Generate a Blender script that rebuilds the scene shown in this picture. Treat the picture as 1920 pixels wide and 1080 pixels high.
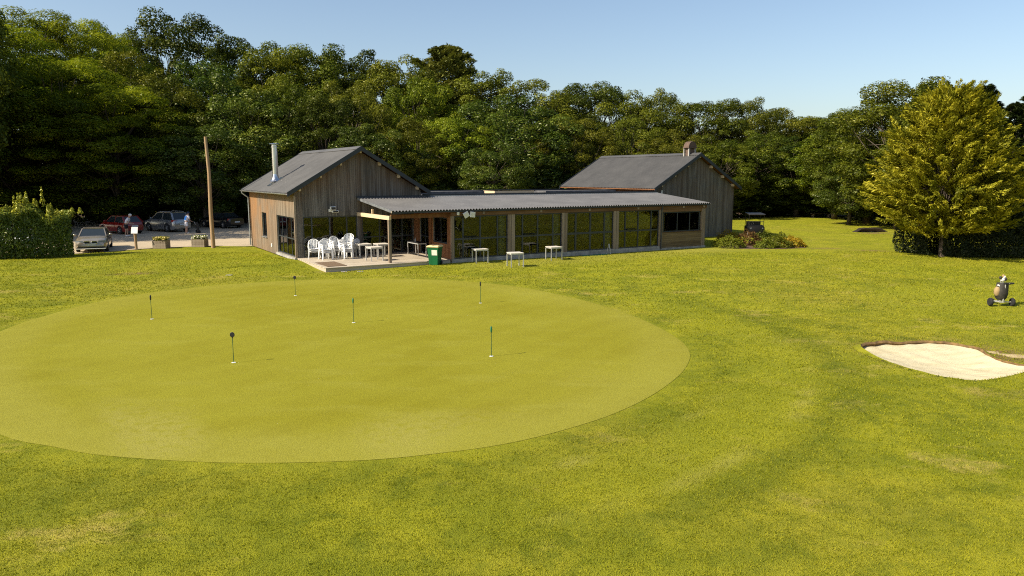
import bpy, bmesh, math, random
import numpy as np
from mathutils import Vector, Matrix, noise as mnoise
random.seed(7); RNG = np.random.default_rng(11)
R = math.radians
SC = bpy.context.scene
COL = SC.collection
for o in list(bpy.data.objects): bpy.data.objects.remove(o)

# ------------------------------------------------------------------ camera
cam_d = bpy.data.cameras.new('camera'); cam = bpy.data.objects.new('camera', cam_d); COL.objects.link(cam)
cam.location = (0, 0, 4.7); cam.rotation_euler = (R(90 - 8.58), 0, 0)
cam_d.sensor_width = 36; cam_d.lens = 1400 / 1920 * 36; cam_d.clip_end = 3000
SC.camera = cam
# ------------------------------------------------------------------ sky, sun, exposure
SUN_EL, SUN_AZ = R(38.8), math.atan2(-0.908, -0.418)          # azimuth from +Y towards +X
w = bpy.data.worlds.new('World'); SC.world = w; w.use_nodes = True
nt = w.node_tree; bgn = nt.nodes['Background']; sky = nt.nodes.new('ShaderNodeTexSky')
sky.sky_type = 'NISHITA'; sky.sun_disc = False; sky.sun_elevation = SUN_EL; sky.sun_rotation = SUN_AZ
sky.air_density = 1.0; sky.dust_density = 1.6; sky.ozone_density = 1.0; sky.altitude = 100
nt.links.new(sky.outputs[0], bgn.inputs[0]); bgn.inputs[1].default_value = 0.098
sd = bpy.data.lights.new('sun', 'SUN'); sd.energy = 4.8; sd.angle = R(0.53); sd.color = (1, .90, .72)
sun = bpy.data.objects.new('sun', sd); COL.objects.link(sun)
sdir = Vector((math.sin(SUN_AZ) * math.cos(SUN_EL), math.cos(SUN_AZ) * math.cos(SUN_EL), math.sin(SUN_EL)))
sun.rotation_euler = sdir.to_track_quat('Z', 'Y').to_euler(); sun.location = sdir * 80
SC.view_settings.view_transform = 'Standard'; SC.view_settings.look = 'None'
SC.view_settings.exposure = 0.72; SC.view_settings.gamma = 1; SC.view_settings.use_curve_mapping = False
SC.cycles.max_bounces = 6; SC.cycles.transparent_max_bounces = 24; SC.cycles.diffuse_bounces = 3
SC.cycles.glossy_bounces = 3; SC.cycles.transmission_bounces = 2; SC.cycles.caustics_reflective = False
SC.cycles.use_denoising = False; SC.cycles.use_adaptive_sampling = False; SC.cycles.filter_width = 1.1

# ------------------------------------------------------------------ helpers
def tag(o, label=None, cat=None, group=None, kind=None):
    if label: o['label'] = label
    if cat: o['category'] = cat
    if group: o['group'] = group
    if kind: o['kind'] = kind
    return o
def thing(name, label, cat, loc=(0, 0, 0), rz=0, group=None):
    o = bpy.data.objects.new(name, None); COL.objects.link(o); o.empty_display_size = .2
    o.location = loc; o.rotation_euler = (0, 0, rz)
    return tag(o, label, cat, group)
def copy_tree(o, parent=None):
    c = o.copy(); COL.objects.link(c); c.parent = parent
    for ch in list(o.children): copy_tree(ch, c)
    return c
def link(name, me, mats, parent=None, smooth=False):
    for m in (mats if isinstance(mats, (list, tuple)) else [mats]): me.materials.append(m)
    o = bpy.data.objects.new(name, me); COL.objects.link(o); o.parent = parent
    if smooth:
        me.polygons.foreach_set('use_smooth', [True] * len(me.polygons))
    return o
class MB:
    """collects shapes; build() links them as ONE mesh object"""
    def __init__(s): s.v = []; s.f = []; s.mi = []; s.c = []; s.m = 0; s.col = .5
    def add(s, vs, fs):
        b = len(s.v); s.v += [tuple(v) for v in vs]; s.c += [s.col] * len(vs)
        for f in fs: s.f.append(tuple(b + i for i in f)); s.mi.append(s.m)
        return s
    def box(s, x0, x1, y0, y1, z0, z1, P=None):
        vs = [(x, y, z) for z in (z0, z1) for y in (y0, y1) for x in (x0, x1)]
        if P: vs = [P(*v) for v in vs]
        return s.add(vs, [(0, 2, 3, 1), (4, 5, 7, 6), (0, 1, 5, 4), (2, 6, 7, 3), (0, 4, 6, 2), (1, 3, 7, 5)])
    def hexa(s, vs):      # 8 corners, same order as box
        return s.add(vs, [(0, 2, 3, 1), (4, 5, 7, 6), (0, 1, 5, 4), (2, 6, 7, 3), (0, 4, 6, 2), (1, 3, 7, 5)])
    def bar(s, a, b, wd, ht, up=(0, 0, 1)):
        a = Vector(a); b = Vector(b); d = (b - a).normalized(); u = Vector(up)
        sd = d.cross(u)
        if sd.length < 1e-4: sd = d.cross(Vector((1, 0, 0)))
        sd.normalize(); u = sd.cross(d).normalized()
        vs = []
        for z in (-ht / 2, ht / 2):
            for p in (a, b):
                for x in (-wd / 2, wd / 2): vs.append(p + sd * x + u * z)
        return s.hexa(vs)
    def tube(s, pts, rs, n=8, cap=True):
        pts = [Vector(p) for p in pts]
        if not isinstance(rs, (list, tuple)): rs = [rs] * len(pts)
        vs = []; fs = []
        for i, p in enumerate(pts):
            d = (pts[min(i + 1, len(pts) - 1)] - pts[max(i - 1, 0)])
            d = d.normalized() if d.length > 1e-9 else Vector((0, 0, 1))
            a = d.cross(Vector((0, 0, 1)) if abs(d.z) < .95 else Vector((1, 0, 0))).normalized(); b = d.cross(a)
            for k in range(n):
                t = 2 * math.pi * k / n; vs.append(p + (a * math.cos(t) + b * math.sin(t)) * rs[i])
        for i in range(len(pts) - 1):
            for k in range(n):
                fs.append((i * n + k, i * n + (k + 1) % n, (i + 1) * n + (k + 1) % n, (i + 1) * n + k))
        if cap: fs.append(tuple(range(n - 1, -1, -1))); fs.append(tuple(range((len(pts) - 1) * n, len(pts) * n)))
        return s.add(vs, fs)
    def loft(s, rings, cap=True, close=True):
        n = len(rings[0]); vs = [p for r in rings for p in r]; fs = []
        for i in range(len(rings) - 1):
            for k in range(n if close else n - 1):
                fs.append((i * n + k, i * n + (k + 1) % n, (i + 1) * n + (k + 1) % n, (i + 1) * n + k))
        if cap: fs.append(tuple(range(n - 1, -1, -1))); fs.append(tuple(range((len(rings) - 1) * n, len(rings) * n)))
        return s.add(vs, fs)
    def lathe(s, prof, c=(0, 0, 0), n=16, ax='z'):
        rings = []
        for r, h in prof:
            rg = []
            for k in range(n):
                t = 2 * math.pi * k / n; a, b = r * math.cos(t), r * math.sin(t)
                rg.append((c[0] + a, c[1] + b, c[2] + h) if ax == 'z' else (c[0] + a, c[1] + h, c[2] + b) if ax == 'y' else (c[0] + h, c[1] + a, c[2] + b))
            rings.append(rg)
        return s.loft(rings)
    def ball(s, c, r, n=8, sc=(1, 1, 1)):
        prof = [(max(r * math.sin(math.pi * i / n), 1e-4), -r * math.cos(math.pi * i / n)) for i in range(n + 1)]
        rings = []
        for pr, h in prof:
            rings.append([(c[0] + sc[0] * pr * math.cos(2 * math.pi * k / (n + 2)), c[1] + sc[1] * pr * math.sin(2 * math.pi * k / (n + 2)), c[2] + sc[2] * h) for k in range(n + 2)])
        return s.loft(rings)
    def build(s, name, mats, parent=None, smooth=False, bevel=0):
        me = bpy.data.meshes.new(name); me.from_pydata(s.v, [], s.f)
        at = me.attributes.new('tone', 'FLOAT', 'POINT'); at.data.foreach_set('value', s.c)
        o = link(name, me, mats, parent)
        me.polygons.foreach_set('material_index', s.mi)
        bm = bmesh.new(); bm.from_mesh(me); bmesh.ops.recalc_face_normals(bm, faces=bm.faces); bm.to_mesh(me); bm.free()
        if smooth:
            me.polygons.foreach_set('use_smooth', [True] * len(me.polygons))
            try: me.set_sharp_from_angle(angle=R(38))
            except Exception: pass
        if bevel:
            b = o.modifiers.new('bevel', 'BEVEL'); b.width = bevel; b.segments = 2; b.limit_method = 'ANGLE'
        return o
def inside(poly, X, Y):
    X = np.asarray(X); Y = np.asarray(Y); r = np.zeros(X.shape, bool); n = len(poly); j = n - 1
    for i in range(n):
        xi, yi = poly[i]; xj, yj = poly[j]
        c = ((yi > Y) != (yj > Y)) & (X < (xj - xi) * (Y - yi) / ((yj - yi) or 1e-12) + xi)
        r ^= c; j = i
    return r
def polydist(poly, X, Y):
    d = np.full(np.shape(X), 1e9)
    for i in range(len(poly)):
        ax, ay = poly[i]; bx, by = poly[(i + 1) % len(poly)]
        dx, dy = bx - ax, by - ay; t = np.clip(((X - ax) * dx + (Y - ay) * dy) / (dx * dx + dy * dy + 1e-12), 0, 1)
        d = np.minimum(d, np.hypot(X - ax - t * dx, Y - ay - t * dy))
    return d
def spline(poly, k=6):
    out = []; n = len(poly)
    for i in range(n):
        p0, p1, p2, p3 = [np.array(poly[(i + j) % n], float) for j in (-1, 0, 1, 2)]
        for t in np.arange(k) / k:
            out.append(tuple(.5 * ((2 * p1) + (p2 - p0) * t + (2 * p0 - 5 * p1 + 4 * p2 - p3) * t * t + (3 * p1 - p0 - 3 * p2 + p3) * t ** 3)))
    return out
def smst(a, b, x):
    t = np.clip((x - a) / (b - a), 0, 1); return t * t * (3 - 2 * t)

# ------------------------------------------------------------------ materials
class NT:
    def __init__(s, name):
        s.m = bpy.data.materials.new(name); s.m.use_nodes = True; s.t = s.m.node_tree; s.t.nodes.clear()
        s.out = s.n('ShaderNodeOutputMaterial')
    def n(s, typ, **kw):
        x = s.t.nodes.new(typ)
        for k, v in kw.items():
            if k.startswith('i_'): 
                key = k[2:]; key = int(key) if key.isdigit() else key
                s.put(x.inputs[key], v)
            else: setattr(x, k, v)
        return x
    def put(s, sock, v):
        if isinstance(v, bpy.types.NodeSocket): s.t.links.new(v, sock)
        else:
            if sock.type == 'RGBA' and len(v) == 3: v = (*v, 1)
            sock.default_value = v
    def pos(s, sc=(1, 1, 1), obj=False, rot=0):
        src = s.n('ShaderNodeTexCoord').outputs['Object'] if obj else s.n('ShaderNodeNewGeometry').outputs['Position']
        m = s.n('ShaderNodeMapping'); s.put(m.inputs[0], src); m.inputs['Scale'].default_value = sc; m.inputs['Rotation'].default_value = (0, 0, rot)
        return m.outputs[0]
    def noise(s, vec, scale, detail=3, rough=.55, dist=0):
        x = s.n('ShaderNodeTexNoise', i_Scale=scale, i_Detail=detail, i_Roughness=rough, i_Distortion=dist); s.put(x.inputs['Vector'], vec); return x.outputs[0]
    def ramp(s, f, lo, hi):
        x = s.n('ShaderNodeMapRange', interpolation_type='SMOOTHSTEP'); s.put(x.inputs[0], f); x.inputs[1].default_value = lo; x.inputs[2].default_value = hi; return x.outputs[0]
    def lin(s, f, lo, hi, a, b):
        x = s.n('ShaderNodeMapRange'); s.put(x.inputs[0], f)
        for i, v in ((1, lo), (2, hi), (3, a), (4, b)): x.inputs[i].default_value = v
        return x.outputs[0]
    def mix(s, f, a, b, typ='MIX'):
        x = s.n('ShaderNodeMix', data_type='RGBA', blend_type=typ); s.put(x.inputs[0], f); s.put(x.inputs[6], a); s.put(x.inputs[7], b); return x.outputs[2]
    def math(s, op, a, b=0.0):
        x = s.n('ShaderNodeMath', operation=op); s.put(x.inputs[0], a); s.put(x.inputs[1], b); return x.outputs[0]
    def attr(s, name):
        return s.n('ShaderNodeAttribute', attribute_name=name).outputs['Fac']
    def bump(s, h, strength=.3, dist=.02):
        x = s.n('ShaderNodeBump'); x.inputs['Strength'].default_value = strength; x.inputs['Distance'].default_value = dist; s.put(x.inputs['Height'], h); return x.outputs[0]
    def pbr(s, col, rough=.6, metal=0.0, normal=None, spec=.4, coat=0):
        b = s.n('ShaderNodeBsdfPrincipled'); s.put(b.inputs['Base Color'], col); s.put(b.inputs['Roughness'], rough); s.put(b.inputs['Metallic'], metal)
        b.inputs['Specular IOR Level'].default_value = spec; b.inputs['Coat Weight'].default_value = coat
        if normal is not None: s.put(b.inputs['Normal'], normal)
        s.t.links.new(b.outputs[0], s.out.inputs[0]); return s.m
def plain(name, col, rough=.6, metal=0, var=.15, scale=3, spec=.4, coat=0):
    t = NT(name); v = t.pos(obj=True); n = t.noise(v, scale, 4)
    c = t.mix(t.ramp(n, .3, .7), tuple(x * (1 - var) for x in col), tuple(min(1, x * (1 + var)) for x in col))
    return t.pbr(c, t.lin(n, .3, .7, rough * .9, min(1, rough * 1.1)), metal, spec=spec, coat=coat)
def lawn_colour(t, blade=False):
    p = t.pos()
    big = t.noise(p, .11, 4, .6); mid = t.noise(p, .55, 4, .6, .3); sm = t.noise(p, 3.2, 4, .65); fine = t.noise(p, 26, 3, .7)
    c = t.mix(t.ramp(mid, .36, .66), (.190, .205, .008), (.325, .312, .014))
    c = t.mix(t.math('MULTIPLY', t.ramp(big, .44, .70), .6), c, (.36, .30, .034))
    dry = t.math('MULTIPLY', t.ramp(t.noise(t.pos((1, 1.4, 1), rot=.5), .38, 5, .7), .56, .70), .62)
    c = t.mix(dry, c, (.53, .40, .115))
    c = t.mix(t.math('MULTIPLY', t.ramp(t.noise(p, .9, 5, .7, .6), .52, .68), .62), c, (.085, .115, .004)); c = t.mix(t.math('MULTIPLY', t.ramp(sm, .42, .70), .50), c, (.105, .130, .005))
    c = t.mix(t.math('MULTIPLY', t.attr('apron'), .62), c, (.285, .285, .013))
    c = t.mix(t.math('MULTIPLY', t.attr('scuff'), t.ramp(fine, .2, .5)), c, (.40, .355, .075))
    c = t.mix(t.math('MULTIPLY', t.attr('lush'), .7), c, (.090, .115, .006))
    return t, c, fine, sm
def mat_lawn():
    t = NT('lawn'); t, c, fine, sm = lawn_colour(t)
    c = t.mix(t.lin(fine, .3, .75, .0, .4), c, (.12, .14, .006))
    ea = t.attr('earth'); c = t.mix(t.math('MULTIPLY', ea, t.ramp(t.noise(t.pos(), 4, 4), .35, .55)), c, (.20, .125, .055))
    hb = t.math('ADD', t.math('MULTIPLY', fine, .6), t.noise(t.pos(), 70, 2))
    return t.pbr(c, .9, normal=t.bump(hb, .75, .05), spec=.15)
def mat_blade():
    t = NT('grass_blade'); t, c, fine, sm = lawn_colour(t)
    tone = t.attr('tone'); c = t.mix(t.ramp(tone, .35, 1.0), c, (.345, .335, .028)); c = t.mix(t.ramp(tone, .4, .0), c, (.150, .170, .006))
    d = t.n('ShaderNodeBsdfDiffuse'); t.put(d.inputs[0], c); tr = t.n('ShaderNodeBsdfTranslucent'); t.put(tr.inputs[0], c)
    m = t.n('ShaderNodeMixShader', i_0=.35); t.t.links.new(d.outputs[0], m.inputs[1]); t.t.links.new(tr.outputs[0], m.inputs[2])
    t.t.links.new(m.outputs[0], t.out.inputs[0]); return t.m
def mat_green():
    t = NT('putting_turf'); p = t.pos()
    st = t.n('ShaderNodeTexWave', i_Scale=.28, i_Distortion=.8, wave_profile='SIN'); t.put(st.inputs['Vector'], t.pos(rot=.62)); st.inputs['Detail Scale'].default_value = .4
    a = t.noise(p, .16, 4, .6, .4); b = t.noise(t.pos((1, 2.2, 1), rot=.35), .5, 4, .6); f = t.noise(p, 40, 3, .7); m2 = t.noise(p, 5, 3, .6)
    c = t.mix(t.ramp(a, .36, .66), (.222, .202, .011), (.268, .252, .022))
    c = t.mix(t.math('MULTIPLY', t.ramp(st.outputs['Fac'], .3, .7), .22), c, (.292, .280, .022))
    c = t.mix(t.math('MULTIPLY', t.ramp(b, .5, .72), .55), c, (.300, .285, .040))
    c = t.mix(t.math('MULTIPLY', t.attr('edge'), .55), c, (.322, .304, .055))
    c = t.mix(t.math('MULTIPLY', t.attr('scuff'), t.ramp(m2, .25, .65)), c, (.36, .33, .085))
    c = t.mix(t.math('MULTIPLY', t.attr('track'), .30), c, (.21, .205, .012))
    c = t.mix(t.lin(f, .3, .7, 0, .55), c, (.155, .148, .008)); c = t.mix(t.math('MULTIPLY', t.ramp(t.noise(p, 14, 3, .7), .45, .7), .30), c, (.285, .268, .022)); c = t.mix(t.math('MULTIPLY', t.ramp(m2, .45, .75), .22), c, (.20, .18, .010))
    return t.pbr(c, .85, normal=t.bump(t.math('ADD', f, t.math('MULTIPLY', t.noise(p, 110, 2), .7)), .7, .02), spec=.1)
def mat_sand(name='sand', col=(.60, .53, .35), dark=(.50, .42, .25)):
    t = NT(name); p = t.pos(); a = t.noise(t.pos((1, 2.5, 1), rot=.25), 1.3, 5, .65); f = t.noise(p, 60, 2)
    c = t.mix(t.ramp(a, .42, .75), col, dark); c = t.mix(t.lin(f, .3, .7, 0, .2), c, dark)
    wv = t.n('ShaderNodeTexWave', i_Scale=2.6, i_Distortion=2.5, wave_profile='SIN'); t.put(wv.inputs['Vector'], t.pos(rot=1.1)); wv.inputs['Detail Scale'].default_value = .6
    h = t.math('ADD', t.math('ADD', t.math('MULTIPLY', a, 3.0), f), t.math('MULTIPLY', wv.outputs['Fac'], .9))
    return t.pbr(c, .95, normal=t.bump(h, .6, .025), spec=.1)
def mat_gravel():
    t = NT('gravel'); p = t.pos(); a = t.noise(p, .3, 5, .6); f = t.noise(p, 20, 4, .7)
    c = t.mix(t.ramp(a, .35, .7), (.52, .42, .29), (.42, .345, .24)); c = t.mix(t.lin(f, .3, .7, 0, .45), c, (.30, .25, .18))
    return t.pbr(c, .95, normal=t.bump(f, .5, .03), spec=.1)
def mat_boards(name, c0, c1, c2, rough=.8, axis=2, eaves=None, amount=.75):
    """weathered timber: tone attribute per board + grain along the board"""
    t = NT(name); s = [9, 9, 9]; s[axis] = .55; s2 = [30, 30, 30]; s2[axis] = 1.0
    g = t.noise(t.pos(tuple(s), obj=True), 1, 4, .65); g2 = t.noise(t.pos(tuple(s2), obj=True), 1, 3, .6); bl = t.noise(t.pos(obj=True), .55, 4, .6)
    c = t.mix(t.ramp(t.attr('tone'), .0, 1.0), c0, c1)
    c = t.mix(t.math('MULTIPLY', t.ramp(g, .42, .7), .6), c, c2)
    c = t.mix(t.lin(g2, .3, .75, 0, .45), c, tuple(x * .45 for x in c0))
    if eaves:      # boards kept dry by the roof stay red-brown instead of silvering
        wa = t.attr('dry'); c = t.mix(t.math('MULTIPLY', t.math('MULTIPLY', wa, t.ramp(bl, .25, .62)), amount), c, eaves)
    return t.pbr(c, rough, normal=t.bump(g2, .35, .006), spec=.2)
def mat_roof(name, c0, c1, rough=.55):
    t = NT(name); p = t.pos(obj=True); a = t.noise(p, .7, 5, .65); b = t.noise(t.pos((.6, .6, 3), obj=True), 2.2, 4, .6); f = t.noise(p, 25, 3)
    c = t.mix(t.ramp(a, .3, .72), c0, c1); c = t.mix(t.math('MULTIPLY', t.ramp(b, .5, .8), .35), c, tuple(x * 1.35 for x in c1))
    c = t.mix(t.lin(f, .3, .7, 0, .25), c, tuple(x * .6 for x in c0))
    return t.pbr(c, rough, normal=t.bump(f, .12, .004), spec=.4)
def mat_foliage(name, dark, mid, light, trans=.34, gloss=.016, vary=.35):
    t = NT(name); tone = t.attr('tone'); rnd = t.n('ShaderNodeObjectInfo').outputs['Random']
    c = t.mix(t.ramp(tone, .0, .55), dark, mid); c = t.mix(t.ramp(tone, .5, 1.0), c, light)
    hs = t.n('ShaderNodeHueSaturation'); t.put(hs.inputs['Color'], c)
    t.put(hs.inputs['Value'], t.lin(rnd, 0, 1, 1 - vary * .6, 1 + vary * .6)); t.put(hs.inputs['Hue'], t.lin(t.math('FRACT', t.math('MULTIPLY', rnd, 7.31)), 0, 1, .488, .513))
    c = hs.outputs[0]
    d = t.n('ShaderNodeBsdfDiffuse'); t.put(d.inputs[0], c); tr = t.n('ShaderNodeBsdfTranslucent'); t.put(tr.inputs[0], t.mix(1.0, c, (1.0, 1.0, .55), 'MULTIPLY'))
    m = t.n('ShaderNodeMixShader', i_0=trans); t.t.links.new(d.outputs[0], m.inputs[1]); t.t.links.new(tr.outputs[0], m.inputs[2])
    g = t.n('ShaderNodeBsdfGlossy', i_Roughness=.42); g.inputs[0].default_value = (.9, .9, .6, 1)
    m2 = t.n('ShaderNodeMixShader', i_0=gloss); t.t.links.new(m.outputs[0], m2.inputs[1]); t.t.links.new(g.outputs[0], m2.inputs[2])
    t.t.links.new(m2.outputs[0], t.out.inputs[0]); return t.m
def mat_glass(name='window_glass', base=.012, tint=(.60, .64, .58)):
    t = NT(name); tr = t.n('ShaderNodeBsdfTransparent'); tr.inputs[0].default_value = (*tint, 1)
    g = t.n('ShaderNodeBsdfGlossy', i_Roughness=.02); g.inputs[0].default_value = (.70, .69, .70, 1)
    fr = t.n('ShaderNodeFresnel'); fr.inputs[0].default_value = 1.5
    wob = t.noise(t.pos(obj=True), .8, 2); bp = t.bump(wob, .06, .02); t.put(g.inputs['Normal'], bp)
    m = t.n('ShaderNodeMixShader'); t.put(m.inputs[0], t.math('MINIMUM', t.math('ADD', t.math('MULTIPLY', fr.outputs[0], 1.05), base), 1.0))
    t.t.links.new(tr.outputs[0], m.inputs[1]); t.t.links.new(g.outputs[0], m.inputs[2]); t.t.links.new(m.outputs[0], t.out.inputs[0]); return t.m
M = dict(
 lawn=mat_lawn(), blade=mat_blade(), green=mat_green(), sand=mat_sand(), gravel=mat_gravel(),
 larch=mat_boards('weathered_larch', (.080, .076, .068), (.175, .166, .150), (.28, .268, .245), eaves=(.155, .080, .034)),
 larch_lit=mat_boards('sunlit_larch', (.135, .108, .080), (.235, .190, .142), (.32, .275, .215), eaves=(.33, .155, .050), amount=.85),  # larch copy coloured lighter and warmer for the sun on the left wall
 redwood=mat_boards('red_brown_timber', (.16, .068, .030), (.26, .115, .050), (.30, .16, .08)),
 beam=mat_boards('beam_timber', (.12, .062, .028), (.19, .105, .05), (.24, .15, .08), axis=0),
 hboard=mat_boards('horizontal_boards', (.13, .090, .045), (.20, .145, .075), (.25, .19, .11), axis=0),
 pale_wood=mat_boards('pale_timber', (.52, .38, .22), (.66, .50, .31), (.72, .58, .40), axis=1),
 deck=mat_boards('deck_timber', (.42, .35, .26), (.56, .48, .37), (.62, .55, .44), axis=0),
 post=mat_boards('post_timber', (.22, .165, .115), (.33, .26, .19), (.40, .33, .25)),
 roof=mat_roof('grey_fibre_cement', (.078, .076, .074), (.108, .105, .101)),
 roof2=mat_roof('dark_fibre_cement', (.062, .061, .060), (.086, .084, .082)),
 roof3=mat_roof('veranda_sheet', (.092, .091, .093), (.124, .122, .123), .48),
 fascia=plain('anthracite_metal', (.022, .027, .034), .45), frame=plain('window_frame_anthracite', (.030, .037, .044), .4),
 concrete=plain('concrete', (.30, .285, .26), .9, var=.25), glass=mat_glass(), flatroof=plain('roof_felt', (.10, .10, .105), .9, var=.3),
 interior=plain('plaster_inside', (.34, .30, .24), .9), floorin=plain('floor_inside', (.22, .17, .12), .5),
 steel=plain('stainless_steel', (.62, .62, .62), .25, 1.0, var=.08), gutter=plain('zinc', (.38, .40, .42), .4, .7),
 white=plain('white_plastic', (.80, .80, .79), .38, var=.04), whitepaint=plain('white_paint', (.74, .73, .70), .5, var=.06),
 alu=plain('aluminium_frame', (.50, .49, .47), .42, .35), tabletop=plain('table_top', (.62, .57, .49), .5, var=.1),
 dark=plain('dark_plastic', (.018, .018, .020), .5), rubber=plain('rubber', (.016, .016, .017), .85), chrome=plain('chrome', (.75, .75, .75), .12, 1.0, var=.03),
 bin=plain('bin_green', (.006, .105, .035), .42, var=.12), binlid=plain('bin_lid', (.72, .55, .27), .5, var=.15), paper=plain('paper_label', (.66, .64, .54), .7, var=.12, scale=25),
 bark=mat_boards('bark', (.055, .042, .030), (.12, .095, .07), (.17, .14, .11), .95), polewood=mat_boards('pole_wood', (.30, .19, .10), (.42, .28, .16), (.48, .35, .22)),
 shaded_face=plain('shaded_face', (.022, .015, .010), .95, var=.3), sandmix=mat_sand('sandy_soil', (.50, .39, .22), (.36, .27, .12)), buggyblack=plain('buggy_black', (.005, .005, .006), .7, var=.1, spec=.15),
 soil=plain('soil', (.085, .052, .030), .95, var=.35, scale=8), turfcut=plain('cut_turf', (.16, .095, .035), .95, var=.45, scale=5),
 terracotta=plain('terracotta', (.105, .068, .050), .85, var=.25), carglass=plain('car_glass', (.020, .026, .028), .06, spec=.7, var=.05),
 champagne=plain('champagne_paint', (.36, .31, .235), .28, .55, var=.03, coat=.6), redpaint=plain('red_paint', (.20, .007, .006), .3, var=.03, coat=.7),
 silverpaint=plain('silver_paint', (.30, .30, .30), .24, .6, var=.03, coat=.6), blackpaint=plain('black_paint', (.010, .010, .012), .3, var=.03, coat=.3), whitecar=plain('white_car_paint', (.72, .72, .70), .3, var=.02, coat=.6),
 lamp=plain('lamp_lens', (.22, .25, .28), .10, var=.05, coat=.5), taillamp=plain('tail_lamp', (.35, .01, .012), .2, coat=.5), skin=plain('skin', (.50, .29, .19), .6, var=.06),
 fab_white=plain('white_cotton', (.80, .78, .80), .9), fab_pink=plain('pink_cotton', (.52, .13, .19), .9), fab_black=plain('black_cotton', (.016, .016, .02), .9), fab_blue=plain('blue_fabric', (.03, .19, .62), .8),
 fab_pale=plain('pale_cotton', (.78, .74, .76), .9), hair=plain('white_hair', (.66, .62, .58), .8), navy=plain('navy_fabric', (.02, .035, .07), .85),
 bag_tan=plain('bag_tan', (.27, .19, .09), .75, var=.2), bag_dark=plain('bag_dark', (.030, .027, .022), .7, var=.3, scale=12), bag_white=plain('bag_white', (.66, .63, .57), .6),
 rodgreen=plain('pin_rod_green', (.012, .09, .045), .4), pinblack=plain('pin_black', (.012, .012, .013), .55), pingreen=plain('pin_flag_green', (.01, .13, .06), .5), cup=plain('cup_white', (.75, .75, .72), .4), hole=plain('hole_dark', (.006, .005, .003), .9),
 doormat=plain('doormat', (.145, .095, .055), .95, var=.2, scale=12), petal=plain('petal_yellow', (.66, .52, .16), .7, var=.3, scale=9), petalw=plain('petal_white', (.70, .66, .52), .7, var=.15),
 f_oak=mat_foliage('oak_leaf', (0.0307, 0.0461, 0.0051), (0.1024, 0.1229, 0.0102), (0.2560, 0.2496, 0.0256)),
 f_oakdark=mat_foliage('dark_oak_leaf', (0.0192, 0.0324, 0.0048), (0.0624, 0.0840, 0.0096), (0.1500, 0.1656, 0.0216)),
 f_ochre=mat_foliage('olive_leaf', (.040, .050, .006), (.135, .148, .013), (.290, .275, .032)),
 f_robinia=mat_foliage('robinia_leaf', (.048, .085, .006), (.195, .245, .014), (.43, .44, .026), trans=.45),
 f_chestnut=mat_foliage('chestnut_leaf', (0.0230, 0.0435, 0.0064), (0.0845, 0.1203, 0.0128), (0.2368, 0.2496, 0.0384), gloss=.03),
 f_lime=mat_foliage('lime_leaf', (0.0461, 0.0742, 0.0051), (0.1728, 0.2048, 0.0128), (0.3840, 0.3712, 0.0282)),
 f_conifer=mat_foliage('dark_conifer_leaf', (.010, .020, .007), (.030, .046, .012), (.075, .090, .020), trans=.15),
 f_cedar=mat_foliage('cedar_leaf', (.045, .055, .012), (.12, .132, .025), (.23, .225, .05), trans=.2),
 f_cypress=mat_foliage('golden_cypress_leaf', (.078, .092, .008), (.275, .265, .020), (.50, .445, .038), trans=.3, vary=0),
 f_laurel=mat_foliage('laurel_leaf', (.022, .048, .005), (.095, .145, .013), (.46, .46, .05), trans=.25, gloss=.03, vary=0),
 f_hedge=mat_foliage('shaded_hedge_leaf', (.008, .014, .004), (.020, .030, .008), (.05, .06, .016), trans=.15, gloss=.02, vary=0),  # leaf colour near-black, holds the shade under the cypress
 f_heather=mat_foliage('heather_green', (.035, .050, .006), (.15, .165, .016), (.34, .30, .03), vary=.1), f_heatherred=mat_foliage('heather_red', (.05, .028, .012), (.16, .078, .030), (.27, .14, .05), vary=.1),
 f_heatheryel=mat_foliage('heather_yellow', (.08, .07, .006), (.32, .24, .016), (.60, .42, .03), vary=.1), f_bush=mat_foliage('undergrowth_leaf', (.014, .028, .004), (.045, .068, .010), (.13, .14, .02)),
)
# ------------------------------------------------------------------ where things stand
OX, OY, YAW = -3.17, 39.8, R(31.05); CY, SY = math.cos(YAW), math.sin(YAW)
def uv(u, v): return (OX + u * CY - v * SY, OY + u * SY + v * CY)      # clubhouse grid to world
GREEN = spline([(-15.56, 22.24), (-15.77, 25.25), (-15.42, 28.02), (-13.98, 30.7), (-11.34, 32.73), (-7.59, 33.94), (-3.9, 33.76), (-0.23, 31.92), (2.47, 28.4), (4.0, 25.05), (4.7, 22.24), (4.82, 19.92), (4.28, 17.92), (3.32, 16.06), (2.27, 14.61), (1.21, 13.57), (-0.09, 12.66), (-1.45, 12.13), (-2.75, 11.84), (-4.76, 11.77), (-6.86, 12.08), (-8.03, 12.51), (-9.38, 13.13), (-12.1, 15.3), (-14.3, 18.5)], 5)
BUNK = spline([(9.55, 20.05), (10.15, 20.55), (11.23, 20.80), (12.29, 20.80), (12.80, 20.2), (12.62, 19.2), (12.62, 18.55), (12.95, 18.15), (12.6, 17.67), (11.53, 17.04), (10.76, 16.78), (10.28, 17.04), (9.86, 17.67), (9.58, 18.73)], 5)
BUNK2 = spline([(28.4, 62.9), (29.3, 63.5), (30.3, 63.75), (31.3, 63.6), (32.0, 63.1), (31.0, 62.3), (30.0, 62.05), (29.1, 62.3)], 5)
PARK = [(-80, 41), (-45, 42.0), (-33, 43.0), (-28.6, 44.0), (-26.6, 45.0), (-25.6, 45.9), (-24.9, 46.5), (-24.3, 47.5), (-23.2, 48.9), (-21.5, 49.6), (-19.6, 50.0), (-17.9, 49.9), (-17.2, 50.3), (-16.4, 51.0), (-14.8, 52.5), (-14, 75), (-22, 78), (-34, 74), (-80, 74)]
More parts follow.
